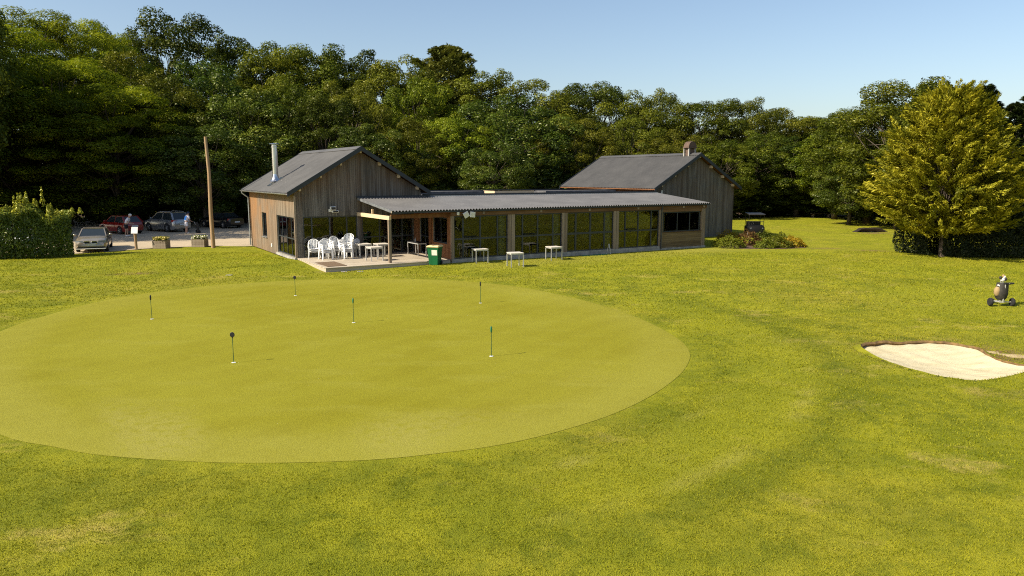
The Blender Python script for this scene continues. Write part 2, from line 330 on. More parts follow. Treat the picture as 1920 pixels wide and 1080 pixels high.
def gnoise(x, y): return 0.045 * (np.sin(x * .31 + 1.3) * np.cos(y * .27) + .6 * np.sin(x * .83 + y * .61))
def ground_h(x, y):
    x = np.asarray(x, float); y = np.asarray(y, float)
    far = smst(1.5, 6, polydist(GREEN, x, y)) * (~inside(GREEN, x, y))
    bl = np.hypot((x + OX * -1) * 1, 0) * 0
    u = (x - OX) * CY + (y - OY) * SY; v = -(x - OX) * SY + (y - OY) * CY
    flat = 1 - smst(4, 1, np.maximum(np.maximum(-8.5 - u, u - 29), np.maximum(-1.5 - v, v - 18)))
    h = gnoise(x, y) * far * (1 - smst(2.5, .5, np.where(inside(PARK, x, y), 0, polydist(PARK, x, y)))) * np.clip(flat, 0, 1)
    h += .21 * np.exp(-(((u + 7.7) / 1.3) ** 2 + ((v - 4.6) / 2.6) ** 2))          # bank beside the left gable
    h += .13 * np.exp(-(((x + 13.3) / 1.2) ** 2 + ((y - 37.4) / .8) ** 2))        # grassy hump
    h += .07 * np.exp(-(((u - 1) / 5) ** 2 + ((v + .3) / 1.0) ** 2))
    h += .10 * np.exp(-((x - 10.4) / 1.6) ** 2 - ((y - 21.3) / .7) ** 2) * smst(20.2, 20.9, y)
    return h
# ------------------------------------------------------------------ ground
def seg(a, b, s): return np.arange(a, b, s)
xs = np.concatenate([seg(-720, -80, 40), seg(-80, -36, 2), seg(-36, -20, .8), seg(-20, 9, .42), seg(9, 13.4, .11), seg(13.4, 28.2, .5), seg(28.2, 32.2, .2), seg(32.2, 60, 1.2), seg(60, 760, 40)])
ys = np.concatenate([seg(-400, 0, 40), seg(0, 7, 1), seg(7, 16.4, .4), seg(16.4, 21.4, .11), seg(21.4, 61.5, .5), seg(61.5, 64.8, .2), seg(64.8, 100, 1.5), seg(100, 900, 40)])
gx, gy = np.meshgrid(xs, ys); gx = gx.ravel(); gy = gy.ravel()
gz = ground_h(gx, gy)
in_g = inside(GREEN, gx, gy); in_b = inside(BUNK, gx, gy); in_b2 = inside(BUNK2, gx, gy); in_p = inside(PARK, gx, gy)
dg = polydist(GREEN, gx, gy)
gz[in_g & (dg > .45)] -= .022; gz[in_b] = -.62; gz[in_b2] = -.7; gz[in_p] -= .035
nx, ny = len(xs), len(ys)
idx = np.arange(nx * ny).reshape(ny, nx)
quads = np.stack([idx[:-1, :-1], idx[:-1, 1:], idx[1:, 1:], idx[1:, :-1]], -1).reshape(-1, 4)
def np_mesh(name, V, F):
    me = bpy.data.meshes.new(name); n = len(V); k = F.shape[1]; m = len(F)
    me.vertices.add(n); me.vertices.foreach_set('co', np.ascontiguousarray(V, dtype=np.float32).ravel())
    me.loops.add(m * k); me.loops.foreach_set('vertex_index', F.astype(np.int32).ravel())
    me.polygons.add(m); me.polygons.foreach_set('loop_start', (np.arange(m) * k).astype(np.int32))
    try: me.polygons.foreach_set('loop_total', np.full(m, k, np.int32))
    except Exception: pass
    me.update(calc_edges=True); return me
def set_attr(me, name, vals):
    a = me.attributes.new(name, 'FLOAT', 'POINT'); a.data.foreach_set('value', np.ascontiguousarray(vals, dtype=np.float32))
me = np_mesh('ground', np.stack([gx, gy, gz], 1), quads)
def turf_marks(x, y):
    """mown apron, scuffed lines and lush spots, the same for soil and blades"""
    dg_ = polydist(GREEN, x, y); out = ~inside(GREEN, x, y); aw = smst(-3, 3, x) * smst(32, 24, y) * smst(7, 11, y)
    wob = .25 * np.sin(x * 1.7) * np.sin(y * 1.3)
    ap = .45 * out * smst(.5, .05, dg_) + out * aw * smst(.9, 1.5, dg_ + wob) * smst(3.2, 2.7, dg_ + wob) * .9 + .9 * smst(1.06, .97, np.hypot((x - 20.5) / 7.0, (y - 27.6) / 4.6)) + .75 * smst(30, 41, y + .6 * np.sin(x * .7)) * (.7 + .3 * np.sin(x * .9 + y * .4))
    u = (x - OX) * CY + (y - OY) * SY; v = -(x - OX) * SY + (y - OY) * CY
    brk = .5 + .5 * np.sin(x * 2.3 + 1.1 * np.sin(y * 3.1))
    sc = .9 * out * aw * brk * (np.exp(-((dg_ - 1.3) / .07) ** 2) * smst(18, 15, y) + .8 * np.exp(-((dg_ - 2.9) / .10) ** 2) * smst(24, 18, y))
    sc = sc + .40 * smst(-4.5, -1.5, v) * smst(.3, -.2, v) * smst(-2, 2, u) * smst(22, 18, u)
    lu = .9 * np.exp(-(((x + 13.6) / 1.5) ** 2 + ((y - 38.2) / .7) ** 2)) + .30 * np.exp(-((dg_ - .9) / .5) ** 2) * out * smst(26, 18, y) + .75 * out * aw * np.exp(-((dg_ - 3.6) / .35) ** 2)
    return np.clip(ap, 0, 1), np.clip(sc, 0, 1), np.clip(lu, 0, 1)
apron, scuff, lush = turf_marks(gx, gy)
def blob(x, y, rx, ry): return np.exp(-(((gx - x) / rx) ** 2 + ((gy - y) / ry) ** 2) ** 2)
earth = blob(-18.5, 36.0, 1.1, .45) + blob(20.2, 47.9, .9, .5) + .8 * blob(22.5, 46.5, 1.2, .6) + .9 * blob(13.1, 19.6, .9, 1.0) + .25 * blob(10.9, 15.6, 1.3, .35) + .5 * np.exp(-((polydist(BUNK, gx, gy)) / .25) ** 2) * (gy > 18.5) + .9 * blob(29.8, 61.2, 1.4, .7) + .6 * blob(-8.6, 36.3, 1.0, .25)
for n, a in (('apron', apron), ('scuff', scuff), ('lush', lush), ('earth', earth)): set_attr(me, n, a)
tag(link('lawn', me, M['lawn'], smooth=True), kind='structure')
def rings_mesh(name, poly, scales, zf, mat):
    P = np.array(poly); c = P.mean(0); n = len(P); V = []; F = []
    for k, s in enumerate(scales): 
        q = c + (P - c) * s; V += [(x, y, zf(x, y, s)) for x, y in q]
    V.append((c[0], c[1], zf(c[0], c[1], 0)))
    m = MB(); fs = []
    for k in range(len(scales) - 1):
        for i in range(n): fs.append((k * n + i, k * n + (i + 1) % n, (k + 1) * n + (i + 1) % n, (k + 1) * n + i))
    L = (len(scales) - 1) * n
    for i in range(n): fs.append((L + i, L + (i + 1) % n, len(V) - 1))
    m.add(V, fs); return m.build(name, mat, smooth=True)
gob = rings_mesh('putting_green', GREEN, [1, .99, .97, .95, .93, .91, .88, .85, .82, .79, .76, .73, .7, .66, .62, .58, .52, .46, .4, .33, .25, .17, .08], lambda x, y, s: .012 - .006 * (s > .995), M['green'])
gv = np.array([v.co[:] for v in gob.data.vertices]); ge = polydist(GREEN, gv[:, 0], gv[:, 1])
nz = np.array([mnoise.noise((x * .35, y * .35, 2.2)) for x, y, _ in gv])
set_attr(gob.data, 'edge', smst(2.0, .6, ge + .8 * nz) * (.55 + .45 * smst(24, 14, gv[:, 1])))
set_attr(gob.data, 'scuff', .8 * smst(.05, .45, nz) * smst(3.2, 1.2, ge) * smst(20, 14, gv[:, 1]))
set_attr(gob.data, 'track', .9 * np.exp(-((ge - 2.1) / .22) ** 2) * smst(-6, -9, gv[:, 0]) + .7 * np.exp(-((ge - 3.1) / .2) ** 2) * smst(-8, -11, gv[:, 0]))
tag(gob, kind='structure')
pm = MB(); pm.add([(x, y, .004) for x, y in PARK], [tuple(range(len(PARK)))]); tag(pm.build('car_park', M['gravel']), kind='structure')
# ------------------------------------------------------------------ bunkers: sand dish inside a cut turf lip
def bunker(poly, zdeep, lip, over, face='turfcut'):
    sand = rings_mesh('bunker_sand', poly, [1.03, .97, .9, .8, .7, .58, .45, .3, .15], lambda x, y, s: -.03 - zdeep * (1 - min(s, 1) ** 2) + .012 * math.sin(x * 9 + y * 4), M['sand'])
    tag(sand, kind='structure')
    P = np.array(poly); c = P.mean(0); n = len(P); r0 = []; r1 = []; r2 = []; r3 = []
    for i in range(n):
        t = P[(i + 1) % n] - P[i - 1]; nrm = np.array([t[1], -t[0]]); nrm = nrm / (np.linalg.norm(nrm) + 1e-9)
        if np.dot(nrm, P[i] - c) < 0: nrm = -nrm
        wob = .05 * mnoise.noise((P[i][0] * 3.1, P[i][1] * 3.1, 0)) + .03 * mnoise.noise((P[i][0] * 11, P[i][1] * 11, 4)); h = lip(*P[i]); ov = over(*P[i])
        a = P[i] + nrm * .2; b = P[i] + nrm * (wob - ov * .4); d = P[i] + nrm * (wob - ov); e = P[i] + nrm * (.05 + wob)
        r0.append((a[0], a[1], float(ground_h(a[0], a[1])) - .02)); r1.append((b[0], b[1], h + wob * .5)); r2.append((d[0], d[1], h - .05 + wob * .4)); r3.append((e[0], e[1], -.2))
    m = MB(); m.loft([r0, r1], cap=False); m.m = 1; m.loft([r1, r2, r3], cap=False)
    m.build('turf_lip', [M['lawn'], M[face]], sand, smooth=True)
bunker(BUNK, .17, lambda x, y: .006 + .055 * float(smst(18.8, 20.3, y)) * float(smst(12.2, 10.2, x)) + .018 * float(smst(18.5, 19.8, y)), lambda x, y: .02 + .07 * float(smst(19, 20.5, y)))
bunker(BUNK2, .12, lambda x, y: .0 + .30 * float(smst(62.5, 63.2, y)) * float(smst(28.5, 29.4, x) * smst(32, 31.2, x)), lambda x, y: .05 + .5 * float(smst(62.4, 63.2, y)), 'shaded_face')  # far bunker: lip face coloured near-black for the shade under its overhang
for x, y, a, b in ((12.98, 19.75, .20, .22), (13.30, 19.30, .30, .34)):      # sand splashed over the back edge
    pl = [(x + a * math.cos(t) * (1 + .25 * math.sin(3 * t + x)), y + b * math.sin(t) * (1 + .3 * math.cos(2 * t + y))) for t in np.linspace(0, 6.283, 19)[:-1]]
    tag(rings_mesh('splashed_sand', pl, [1, .7, .35], lambda x, y, s: float(ground_h(x, y)) + .004 + .02 * (1 - s), M['sandmix']), kind='structure')
# ------------------------------------------------------------------ mown grass blades
def grass(name, dens, y0, y1, wdt, hgt, seed):
    rg = np.random.default_rng(seed); X = []; Y = []
    hw = lambda y: y * .70 + 1.2
    area = (hw(y0) + hw(y1)) * (y1 - y0); n = int(area * dens)
    y = y0 + (y1 - y0) * rg.random(n); x = (rg.random(n) * 2 - 1) * hw(y1)
    k = np.abs(x) < hw(y); x = x[k]; y = y[k]
    u = (x - OX) * CY + (y - OY) * SY; v = -(x - OX) * SY + (y - OY) * CY
    ok = (~inside(GREEN, x, y) | (polydist(GREEN, x, y) < .07 * rg.random(len(x)) ** 2)) & ~inside(BUNK, x, y) & ~inside(PARK, x, y)
    ok &= ~((u > -7.4) & (u < 29) & (v > -.25) & (v < 20))
    clump = np.sin(x * 5.1 + 1.7 * np.sin(y * 3.3)) * np.sin(y * 4.7 + 1.3 * np.sin(x * 2.9)); ok &= rg.random(len(x)) < .7 + .3 * clump
    x = x[ok]; y = y[ok]; n = len(x); z = ground_h(x, y) - .002
    a = rg.random(n) * 6.283; h = hgt * (.55 + .9 * rg.random(n)) * (.4 + .6 * smst(0, .8, polydist(GREEN, x, y))); ww = wdt * (.7 + .6 * rg.random(n)); lean = h * (.25 + .9 * rg.random(n)); b = rg.random(n) * 6.283
    V = np.zeros((n, 3, 3)); V[:, 0] = np.stack([x + np.cos(a) * ww, y + np.sin(a) * ww, z], 1); V[:, 1] = np.stack([x - np.cos(a) * ww, y - np.sin(a) * ww, z], 1)
    V[:, 2] = np.stack([x + np.cos(b) * lean, y + np.sin(b) * lean, z + h], 1)
    me = np_mesh(name, V.reshape(-1, 3), np.arange(n * 3).reshape(n, 3)); tone = np.repeat(rg.random(n), 3); set_attr(me, 'tone', tone); bpy.data.meshes.remove(me)
    return n, V.reshape(-1, 3), tone, [np.repeat(a_, 3) for a_ in turf_marks(x, y)]
parts = [grass('g', 2300, 6.5, 11.5, .006, .024, 1), grass('g', 1150, 11.5, 17, .008, .027, 2), grass('g', 480, 17, 26, .012, .032, 3), grass('g', 150, 26, 46, .02, .042, 4)]
V = np.concatenate([p[1] for p in parts]); tn = np.concatenate([p[2] for p in parts])
me = np_mesh('grass', V, np.arange(len(V)).reshape(-1, 3)); set_attr(me, 'tone', tn)
for k_, n_ in enumerate(('apron', 'scuff', 'lush')): set_attr(me, n_, np.concatenate([p[3][k_] for p in parts]))
tag(link('grass', me, M['blade']), 'short mown grass blades of the lawn around the putting green', 'grass', kind='stuff')
# ------------------------------------------------------------------ clubhouse
CH = thing('clubhouse', 'low timber clubhouse with two gabled blocks and a glazed veranda', 'clubhouse', (OX, OY, 0), YAW)
def PF(v0): return lambda s, d, z: (s, v0 - d, z)          # wall facing the putting green, depth d outwards
def PS(u0): return lambda s, d, z: (u0 - d, s, z)          # wall facing left
def PRt(u0): return lambda s, d, z: (u0 + d, s, z)         # wall facing right
def cols(s0, s1, wd, extra=()):
    c = list(np.arange(s0, s1, wd)) + [s1]; return c
def clad(name, P, s0, s1, z0, top, holes, mat, parent=CH, bw=.112, dry=None):
    """boards standing on a backing wall, cut round the openings; top(s) is the roof line"""
    m = MB(); back = MB(); dryv = []
    def column(mb, a, b, d0, d1, grow):
        zs = [(z0, None)]
        iv = []; lo = z0
        for h0, h1, hz0, hz1 in sorted([h for h in holes if h[0] < b - 1e-4 and h[1] > a + 1e-4], key=lambda h: h[2]):
            iv.append((lo, hz0)); lo = hz1
        iv.append((lo, None))
        for za, zb in iv:
            ta = top(a) if zb is None else zb; tb = top(b) if zb is None else zb
            if ta - za < .01 and tb - za < .01: continue
            mb.hexa([P(a, d0, za), P(b, d0, za), P(a, d1, za), P(b, d1, za), P(a, d0, ta), P(b, d0, tb), P(a, d1, ta), P(b, d1, tb)])
    cuts = sorted(set([round(c, 3) for c in cols(s0, s1, bw)] + [round(h, 3) for hh in holes for h in hh[:2] if s0 < h < s1]))
    for a, b in zip(cuts, cuts[1:]):
        if b - a < .012: continue
        m.col = random.random(); pr = .004 * random.random()
        n0 = len(m.v); column(m, a + .004, b - .004, 0.0, .020 + pr, 0)
        column(back, a, b, -.14, -.001, 0)
    o = m.build(name, mat, parent); tag(o, kind='stuff')
    co = np.array([v.co[:] for v in o.data.vertices])
    set_attr(o.data, 'dry', dry(co) if dry else np.zeros(len(co)))
    back.build('wall', M['interior'], parent)
    return o
def window(name, P, s0, s1, z0, z1, vs, hs, fw=.06, mw=.05, parent=CH, dd=0.0, mat='frame'):
    """frame with bars; every pane is a mesh of its own. vs, hs: bar positions (0..1)"""
    m = MB(); d0, d1 = -.09 + dd, -.02 + dd
    m.box(s0, s0 + fw, d0, d1, z0, z1, P); m.box(s1 - fw, s1, d0, d1, z0, z1, P); m.box(s0 + fw, s1 - fw, d0, d1, z1 - fw, z1, P); m.box(s0 + fw, s1 - fw, d0, d1, z0, z0 + fw, P)
    sv = [s0 + fw] + [s0 + (s1 - s0) * f for f in vs] + [s1 - fw]; hv = [z0 + fw] + [z0 + (z1 - z0) * f for f in hs] + [z1 - fw]
    for s in sv[1:-1]: m.box(s - mw / 2, s + mw / 2, d0 + .004, d1 - .004, z0 + fw, z1 - fw, P)
    for i in range(len(sv) - 1):
        a = sv[i] + (mw / 2 if i else 0); b = sv[i + 1] - (mw / 2 if i < len(sv) - 2 else 0)
        for h in hv[1:-1]: m.box(a, b, d0 + .006, d1 - .006, h - mw / 2, h + mw / 2, P)
    o = m.build(name, M[mat], parent)
    for i in range(len(sv) - 1):
        a = sv[i] + (mw / 2 if i else 0); b = sv[i + 1] - (mw / 2 if i < len(sv) - 2 else 0)
        for j in range(len(hv) - 1):
            e = hv[j] + (mw / 2 if j else 0); f = hv[j + 1] - (mw / 2 if j < len(hv) - 2 else 0)
            t = random.uniform(-.004, .004); g = MB(); g.hexa([P(a, -.055 + dd + t, e), P(b, -.055 + dd - t, e), P(a, -.047 + dd + t, e), P(b, -.047 + dd - t, e), P(a, -.055 + dd, f), P(b, -.055 + dd, f), P(a, -.047 + dd, f), P(b, -.047 + dd, f)]); g.build('pane', M['glass'], o)
    return o
def one(name, mat, *boxes, parent=CH, P=None, smooth=False, bevel=0):
    m = MB()
    for b in boxes: m.col = random.random(); m.box(*b, P)
    return m.build(name, M[mat], parent, smooth, bevel)
def corrugated(name, mat, e0, e1, up, parent=CH, period=.177, amp=.024, rows=4, th=.012):
    """sheet from eave line e0-e1 rising by vector up, waves across the eave"""
    e0 = Vector(e0); e1 = Vector(e1); up = Vector(up); L = (e1 - e0).length; d = (e1 - e0) / L
    nrm = d.cross(up).normalized(); nrm = nrm if nrm.z > 0 else -nrm
    n = int(L / period * 8); V = []; F = []
    for side in (0, 1):
        for r in range(rows + 1):
            for i in range(n + 1):
                s = L * i / n; p = e0 + d * s + up * (r / rows) + nrm * (amp * math.sin(2 * math.pi * s / period) - side * th); V.append(p)
    w_ = n + 1; off = (rows + 1) * w_
    for side in (0, 1):
        for r in range(rows):
            for i in range(n): 
                a = side * off + r * w_ + i; F.append((a, a + 1, a + 1 + w_, a + w_))
    for i in range(n): F.append((i, i + 1, off + i + 1, off + i)); a = rows * w_ + i; F.append((a, a + 1, off + a + 1, off + a))
    m = MB(); m.add(V, F); return m.build(name, M[mat], parent, smooth=True)
# --- left gabled block: u -6.97..0.46, v 5.06..16.07, ridge u -3.25
UL, UR_, VF, VB, RU, RZ, EZ = -6.97, .46, 5.06, 16.07, -3.25, 6.25, 3.76
EU0, EU1, VG0, VG1 = -7.41, .90, 4.71, 16.42
slope = (RZ - EZ) / (RU - EU0)
rline = lambda u: RZ - abs(u - RU) * slope - .20
holesL = [(-6.56, -3.47, .24, 2.47), (-3.19, -1.52, .24, 2.45), (-1.44, -.07, .24, 2.45)]
dryg = lambda c: np.clip(1 - (RZ - np.abs(c[:, 0] - RU) * slope - .2 - c[:, 2]) / 1.3, 0, 1) * .8
clad('cladding', PF(VF), UL, UR_, .14, rline, holesL, M['larch'], dry=dryg)
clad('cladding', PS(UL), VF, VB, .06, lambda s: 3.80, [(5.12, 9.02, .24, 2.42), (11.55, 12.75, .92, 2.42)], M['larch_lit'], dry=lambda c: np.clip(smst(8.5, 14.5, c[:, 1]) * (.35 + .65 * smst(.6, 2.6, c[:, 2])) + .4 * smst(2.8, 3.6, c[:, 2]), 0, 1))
clad('cladding', lambda s, d, z: (s, VB + d, z), UL, UR_, 0, rline, [], M['larch'])
clad('cladding', PRt(UR_), VF + .2, VB, 0, lambda s: 3.8, [], M['larch'])
one('corner_board', 'post', (UL - .045, UL + .06, VF - .045, VF - .024, .14, 3.62), (UL - .045, UL - .024, VF - .024, VF + .07, .14, 3.62))
win = window('window', PF(VF), -6.56, -3.47, .24, 2.47, (.16, .485, .80), (.43,), fw=.07, mw=.08)
window('window', PF(VF), -3.19, -1.52, .24, 2.45, (.62,), (.44,), fw=.06, mw=.06)
d = window('door', PF(VF), -1.44, -.07, .24, 2.45, (.5,), (.44,), fw=.07, mw=.1)
one('handle', 'steel', (-.80, -.775, .02, .05, 1.15, 1.35), parent=d, P=PF(VF))
window('sliding_door', PS(UL), 5.12, 9.02, .24, 2.42, (.25, .5, .75), (.45,), fw=.07, mw=.06, dd=-.03)
window('window', PS(UL), 11.55, 12.75, .92, 2.42, (.5,), (), fw=.06, dd=-.03)
one('window_sill', 'gutter', (11.5, 12.8, .0, .09, .88, .92), P=PS(UL)); one('door_sill', 'concrete', (5.0, 9.1, -.1, .12, .10, .235), P=PS(UL))
one('socket_cover', 'whitepaint', (10.35, 10.5, .02, .05, .42, .62), P=PS(UL))
for k, (a, b) in enumerate(((5.3, 5.75), (6.5, 6.95), (7.5, 8.2))):      # curtains behind the sliding door
    m = MB(); nn = 14
    m.loft([[(UL + .22 + .03 * math.sin(i * 1.9), a + (b - a) * i / nn, z) for i in range(nn + 1)] for z in (.3, 2.38)], cap=False, close=False); m.build('curtain', M['whitepaint'], CH, smooth=True)
corrugated('roof', 'roof', (EU0, VG0, EZ), (EU0, VG1, EZ), (RU - EU0, 0, RZ - EZ))
corrugated('roof', 'roof', (EU1, VG1, EZ), (EU1, VG0, EZ), (RU - EU1, 0, RZ - EZ))
m = MB()
for sgn in (-1, 1):
    m.loft([[(RU, y, RZ + .065), (RU + sgn * .28, y, RZ + .065 - .28 * slope), (RU + sgn * .28, y, RZ + .045 - .28 * slope), (RU, y, RZ + .045)] for y in (VG0 - .03, VG1 + .03)])
m.build('ridge_cap', M['roof'], CH)
def rake(name, eu, ez, ru, rz, v, h=.25, t=.05, mat='fascia', parent=CH, lift=.05):
    m = MB(); m.hexa([(eu, v - t, ez + lift - h), (ru, v - t, rz + lift - h), (eu, v, ez + lift - h), (ru, v, rz + lift - h), (eu, v - t, ez + lift), (ru, v - t, rz + lift), (eu, v, ez + lift), (ru, v, rz + lift)]); return m.build(name, M[mat], parent)
for v in (VG0 - .003, VG1 + .053):
    rake('verge_board', EU0 - .02, EZ, RU, RZ, v); rake('verge_board', EU1 + .02, EZ, RU + .002, RZ, v)
def soffit(eu, ez, ru, rz, v0, v1):
    m = MB(); m.hexa([(eu, v0, ez - .10), (ru, v0, rz - .10), (eu, v1, ez - .10), (ru, v1, rz - .10), (eu, v0, ez - .05), (ru, v0, rz - .05), (eu, v1, ez - .05), (ru, v1, rz - .05)]); m.build('roof_boarding', M['redwood'], CH)
soffit(EU0 + .03, EZ, RU, RZ, VG0 + .02, VG1 - .02); soffit(EU1 - .03, EZ, RU, RZ, VG0 + .02, VG1 - .02)
for u in (-6.72, -5.55, -4.40, -3.25, -2.12, -.98, .18):
    z = RZ - abs(u - RU) * slope - .22; one('purlin_end', 'pale_wood', (u - .055, u + .055, VG0 + .06, VF - .026, z - .10, z + .08))
m = MB()      # eave gutter of the left slope, with a swan-neck downpipe at the far corner
for a in range(6):
    t0, t1 = math.pi + math.pi * a / 6, math.pi + math.pi * (a + 1) / 6
    m.hexa([(EU0 - .03 + r * math.cos(t), y, EZ - .02 + r * math.sin(t)) for y in (VG0 + .05, VG1) for r in (.075, .085) for t in (t0, t1)])
gt = m.build('gutter', M['gutter'], CH)
m = MB(); m.tube([(EU0 - .03, VG1 - .25, EZ - .07), (EU0 - .03, VG1 - .25, EZ - .2), (UL - .1, VB + .02, 3.25), (UL - .1, VB + .02, 3.05), (UL - .1, VB + .02, .1)], .045, 10); m.build('downpipe', M['gutter'], gt, smooth=True)
m = MB(); m.lathe([(.36, 0), (.30, .05), (.22, .16), (.175, .38), (.17, .44)], (-6.5, 10.84, 4.34), 20)
m.hexa([(-6.95, 10.5, 4.06), (-6.1, 10.5, 4.57), (-6.95, 11.2, 4.06), (-6.1, 11.2, 4.57), (-6.95, 10.5, 4.085), (-6.1, 10.5, 4.595), (-6.95, 11.2, 4.085), (-6.1, 11.2, 4.595)])
fl = m.build('flue', M['steel'], CH, smooth=True)
m = MB(); m.lathe([(.17, 0), (.17, 1.62), (.185, 1.63), (.185, 1.70), (.16, 1.72), (.16, 1.80)], (-6.5, 10.84, 4.72), 20); m.lathe([(.19, .55), (.19, .60)], (-6.5, 10.84, 4.72), 20); m.build('flue_pipe', M['steel'], fl, smooth=True)
m = MB(); m.lathe([(.29, 0), (.27, .02), (.02, .06)], (-6.5, 10.84, 6.56), 20)
for k in range(4): m.bar((-6.5 + .14 * math.cos(k * 1.57), 10.84 + .14 * math.sin(k * 1.57), 6.45), (-6.5 + .14 * math.cos(k * 1.57), 10.84 + .14 * math.sin(k * 1.57), 6.57), .02, .02)
m.build('rain_cap', M['steel'], fl)
m = MB(); m.box(-5.12, -4.92, VF - .12, VF - .022, 2.70, 2.86); m.box(-5.08, -4.78, VF - .34, VF - .14, 2.80, 3.0); m.box(-4.98, -4.62, VF - .30, VF - .12, 2.66, 2.79); lm = m.build('wall_lamp', M['whitepaint'], CH, bevel=.02)
one('lamp_lens', 'dark', (-5.05, -4.81, VF - .36, VF - .342, 2.83, 2.97), (-4.94, -4.66, VF - .32, VF - .302, 2.68, 2.77), parent=lm)
# --- glazed veranda: front plane v 0, u 0..18.54
W = 18.54
he0, heB, VE = 2.91, 3.45, -.21
corrugated('veranda_roof', 'roof3', (-3.47, VE, he0), (18.82, VE, he0), (0, 5.06 - .16 - VE, heB - he0), amp=.036)
vz = lambda v: he0 + (v - VE) * (heB - he0) / (5.06 - VE)
m = MB(); m.hexa([(-3.42, VE + .12, vz(VE + .12) - .12), (18.78, VE + .12, vz(VE + .12) - .12), (-3.42, 4.88, vz(4.88) - .12), (18.78, 4.88, vz(4.88) - .12), (-3.42, VE + .12, vz(VE + .12) - .05), (18.78, VE + .12, vz(VE + .12) - .05), (-3.42, 4.88, vz(4.88) - .05), (18.78, 4.88, vz(4.88) - .05)]); m.build('roof_boarding', M['redwood'], CH)
one('eave_trim', 'fascia', (-3.44, 18.80, VE + .035, VE + .075, he0 - .13, he0 - .035))
one('flashing', 'fascia', (-3.50, .95, 4.86, 5.03, vz(4.9) - .02, vz(4.9) + .11)); one('flashing', 'gutter', (.96, 18.82, 4.90, 5.04, vz(4.9) - .02, vz(4.9) + .07))
one('verge_trim', 'pale_wood', (-3.505, -3.475, VE + .05, VE + .1, he0 - .1, he0)); 
m = MB(); m.hexa([(-3.50, VE + .02, he0 - .10), (-3.475, VE + .02, he0 - .10), (-3.50, 4.86, vz(4.86) - .10), (-3.475, 4.86, vz(4.86) - .10), (-3.50, VE + .02, he0 + .03), (-3.475, VE + .02, he0 + .03), (-3.50, 4.86, vz(4.86) + .03), (-3.475, 4.86, vz(4.86) + .03)]); m.build('verge_board', M['gutter'], CH)
one('front_beam', 'beam', (-.08, 18.62, -.06, .06, 2.56, 2.76)); one('porch_beam', 'redwood', (-3.36, -.08, .25, .37, 2.50, 2.70))
one('porch_side_beam', 'pale_wood', (-3.50, -3.38, .20, VF - .03, 2.44, 2.64)); one('porch_post', 'post', (-3.51, -3.37, .25, .39, .24, 2.44)); one('porch_post_cap', 'pale_wood', (-3.49, -3.39, 2.6, 2.72, 2.64, 2.90))
for u in (1.86, 5.59, 9.02, 12.75, 16.54, 18.35): one('rafter_end', 'post', (u - .07, u + .07, VE + .10, -.062, 2.62, 2.77), bevel=.02)
one('fascia_boarding', 'beam', (-.07, 18.60, -.03, .03, 2.762, 2.90))
PO = [(-.08, .07), (3.42, 3.86), (7.08, 7.44), (10.88, 11.28), (14.54, 14.82), (18.22, 18.54)]
for i, (a, b) in enumerate(PO):
    if b - a < .3: one('post', 'post', (a, b, -.05, .1, .12, 2.556))
    else:
        one('post', 'post', (a, (a + b) / 2 - .012, -.05, .1, .12, 2.556)); one('post', 'post', ((a + b) / 2 + .012, b, -.045, .1, .12, 2.556))
for k in range(4):
    a, b = PO[k][1], PO[k + 1][0]
    if k == 2: window('glazed_door', PF(0), a, b, .26, 2.55, (.19, .5, .81), (.46,), fw=.06, mw=.12)
    else:
        wn = window('window', PF(0), a, b, .26, 2.55, (.17, .485, .81), (.46,), fw=.06, mw=.09)
        sa = a + (b - a) * .17 + .05; m = MB()      # hopper sash standing slightly open
        m.hexa([(sa, -.045, 1.38), (sa + .85, -.045, 1.38), (sa, .0, 1.38), (sa + .85, .0, 1.38), (sa, -.16, 1.44), (sa + .85, -.16, 1.44), (sa, -.115, 1.44), (sa + .85, -.115, 1.44)]); m.build('hopper_sash', M['frame'], wn)
for k in range(4):      # drawn-back curtains at the right edge of each bay
    b = PO[k + 1][0]; m = MB(); m.loft([[(b - .42 + .36 * i / 12, .24 + .03 * math.sin(i * 2.1), z) for i in range(13)] for z in (.3, 1.5, 2.5)], cap=False, close=False); m.build('curtain', M['whitepaint'], CH, smooth=True)
a, b = PO[4][1], PO[5][0]
window('window', PF(0), a + .1, b - .12, 1.12, 2.40, (.38, .72), (), fw=.07, mw=.06)
for k in range(8): one('board', 'hboard', (a + .004, b - .004, -.035 + .003 * (k % 2), .02, .10 + k * .125, .10 + k * .125 + .117))
one('board_backing', 'interior', (a, b, .021, .1, .08, 1.115)); one('window_sill', 'beam', (a, b, -.07, .06, 1.10, 1.118)); one('window_head', 'beam', (a, b, -.03, .08, 2.402, 2.556))
one('plinth', 'concrete', (-.1, 18.6, -.07, .16, -.1, .118), (-.06, 14.6, -.055, .16, .12, .256))
clad('cladding', PRt(W + .02), .05, 5.86, .0, lambda s: vz(s) - .14, [], M['larch'])
m = MB(); m.tube([(14.68, -.16, 2.80), (14.68, -.16, 2.66), (14.68, -.10, 2.5), (14.68, -.10, .05)], .04, 10); m.build('downpipe', M['frame'], CH, smooth=True)
for k, (u, rot) in enumerate(((.74, .5), (1.12, -.12))):      # twin floodlights under the eave
    m = MB(); c, s_ = math.cos(rot), math.sin(rot)
    vs = [(u + x * c - z * s_, -.13 - d_, 2.62 + x * s_ + z * c) for z in (-.15, .15) for d_ in (0, .09) for x in (-.15, .15)]; m.hexa(vs); fl2 = m.build('floodlight', M['whitepaint'], CH, bevel=.015)
    m = MB(); m.bar((u, -.14, 2.84), (u, -.14, 2.70), .03, .03); m.build('bracket', M['dark'], fl2)
    m = MB(); vs = [(u + x * c - z * s_, -.222 - d_, 2.62 + x * s_ + z * c) for z in (-.1, .1) for d_ in (0, .006) for x in (-.1, .1)]; m.hexa(vs); m.build('lens', M['paper'], fl2)
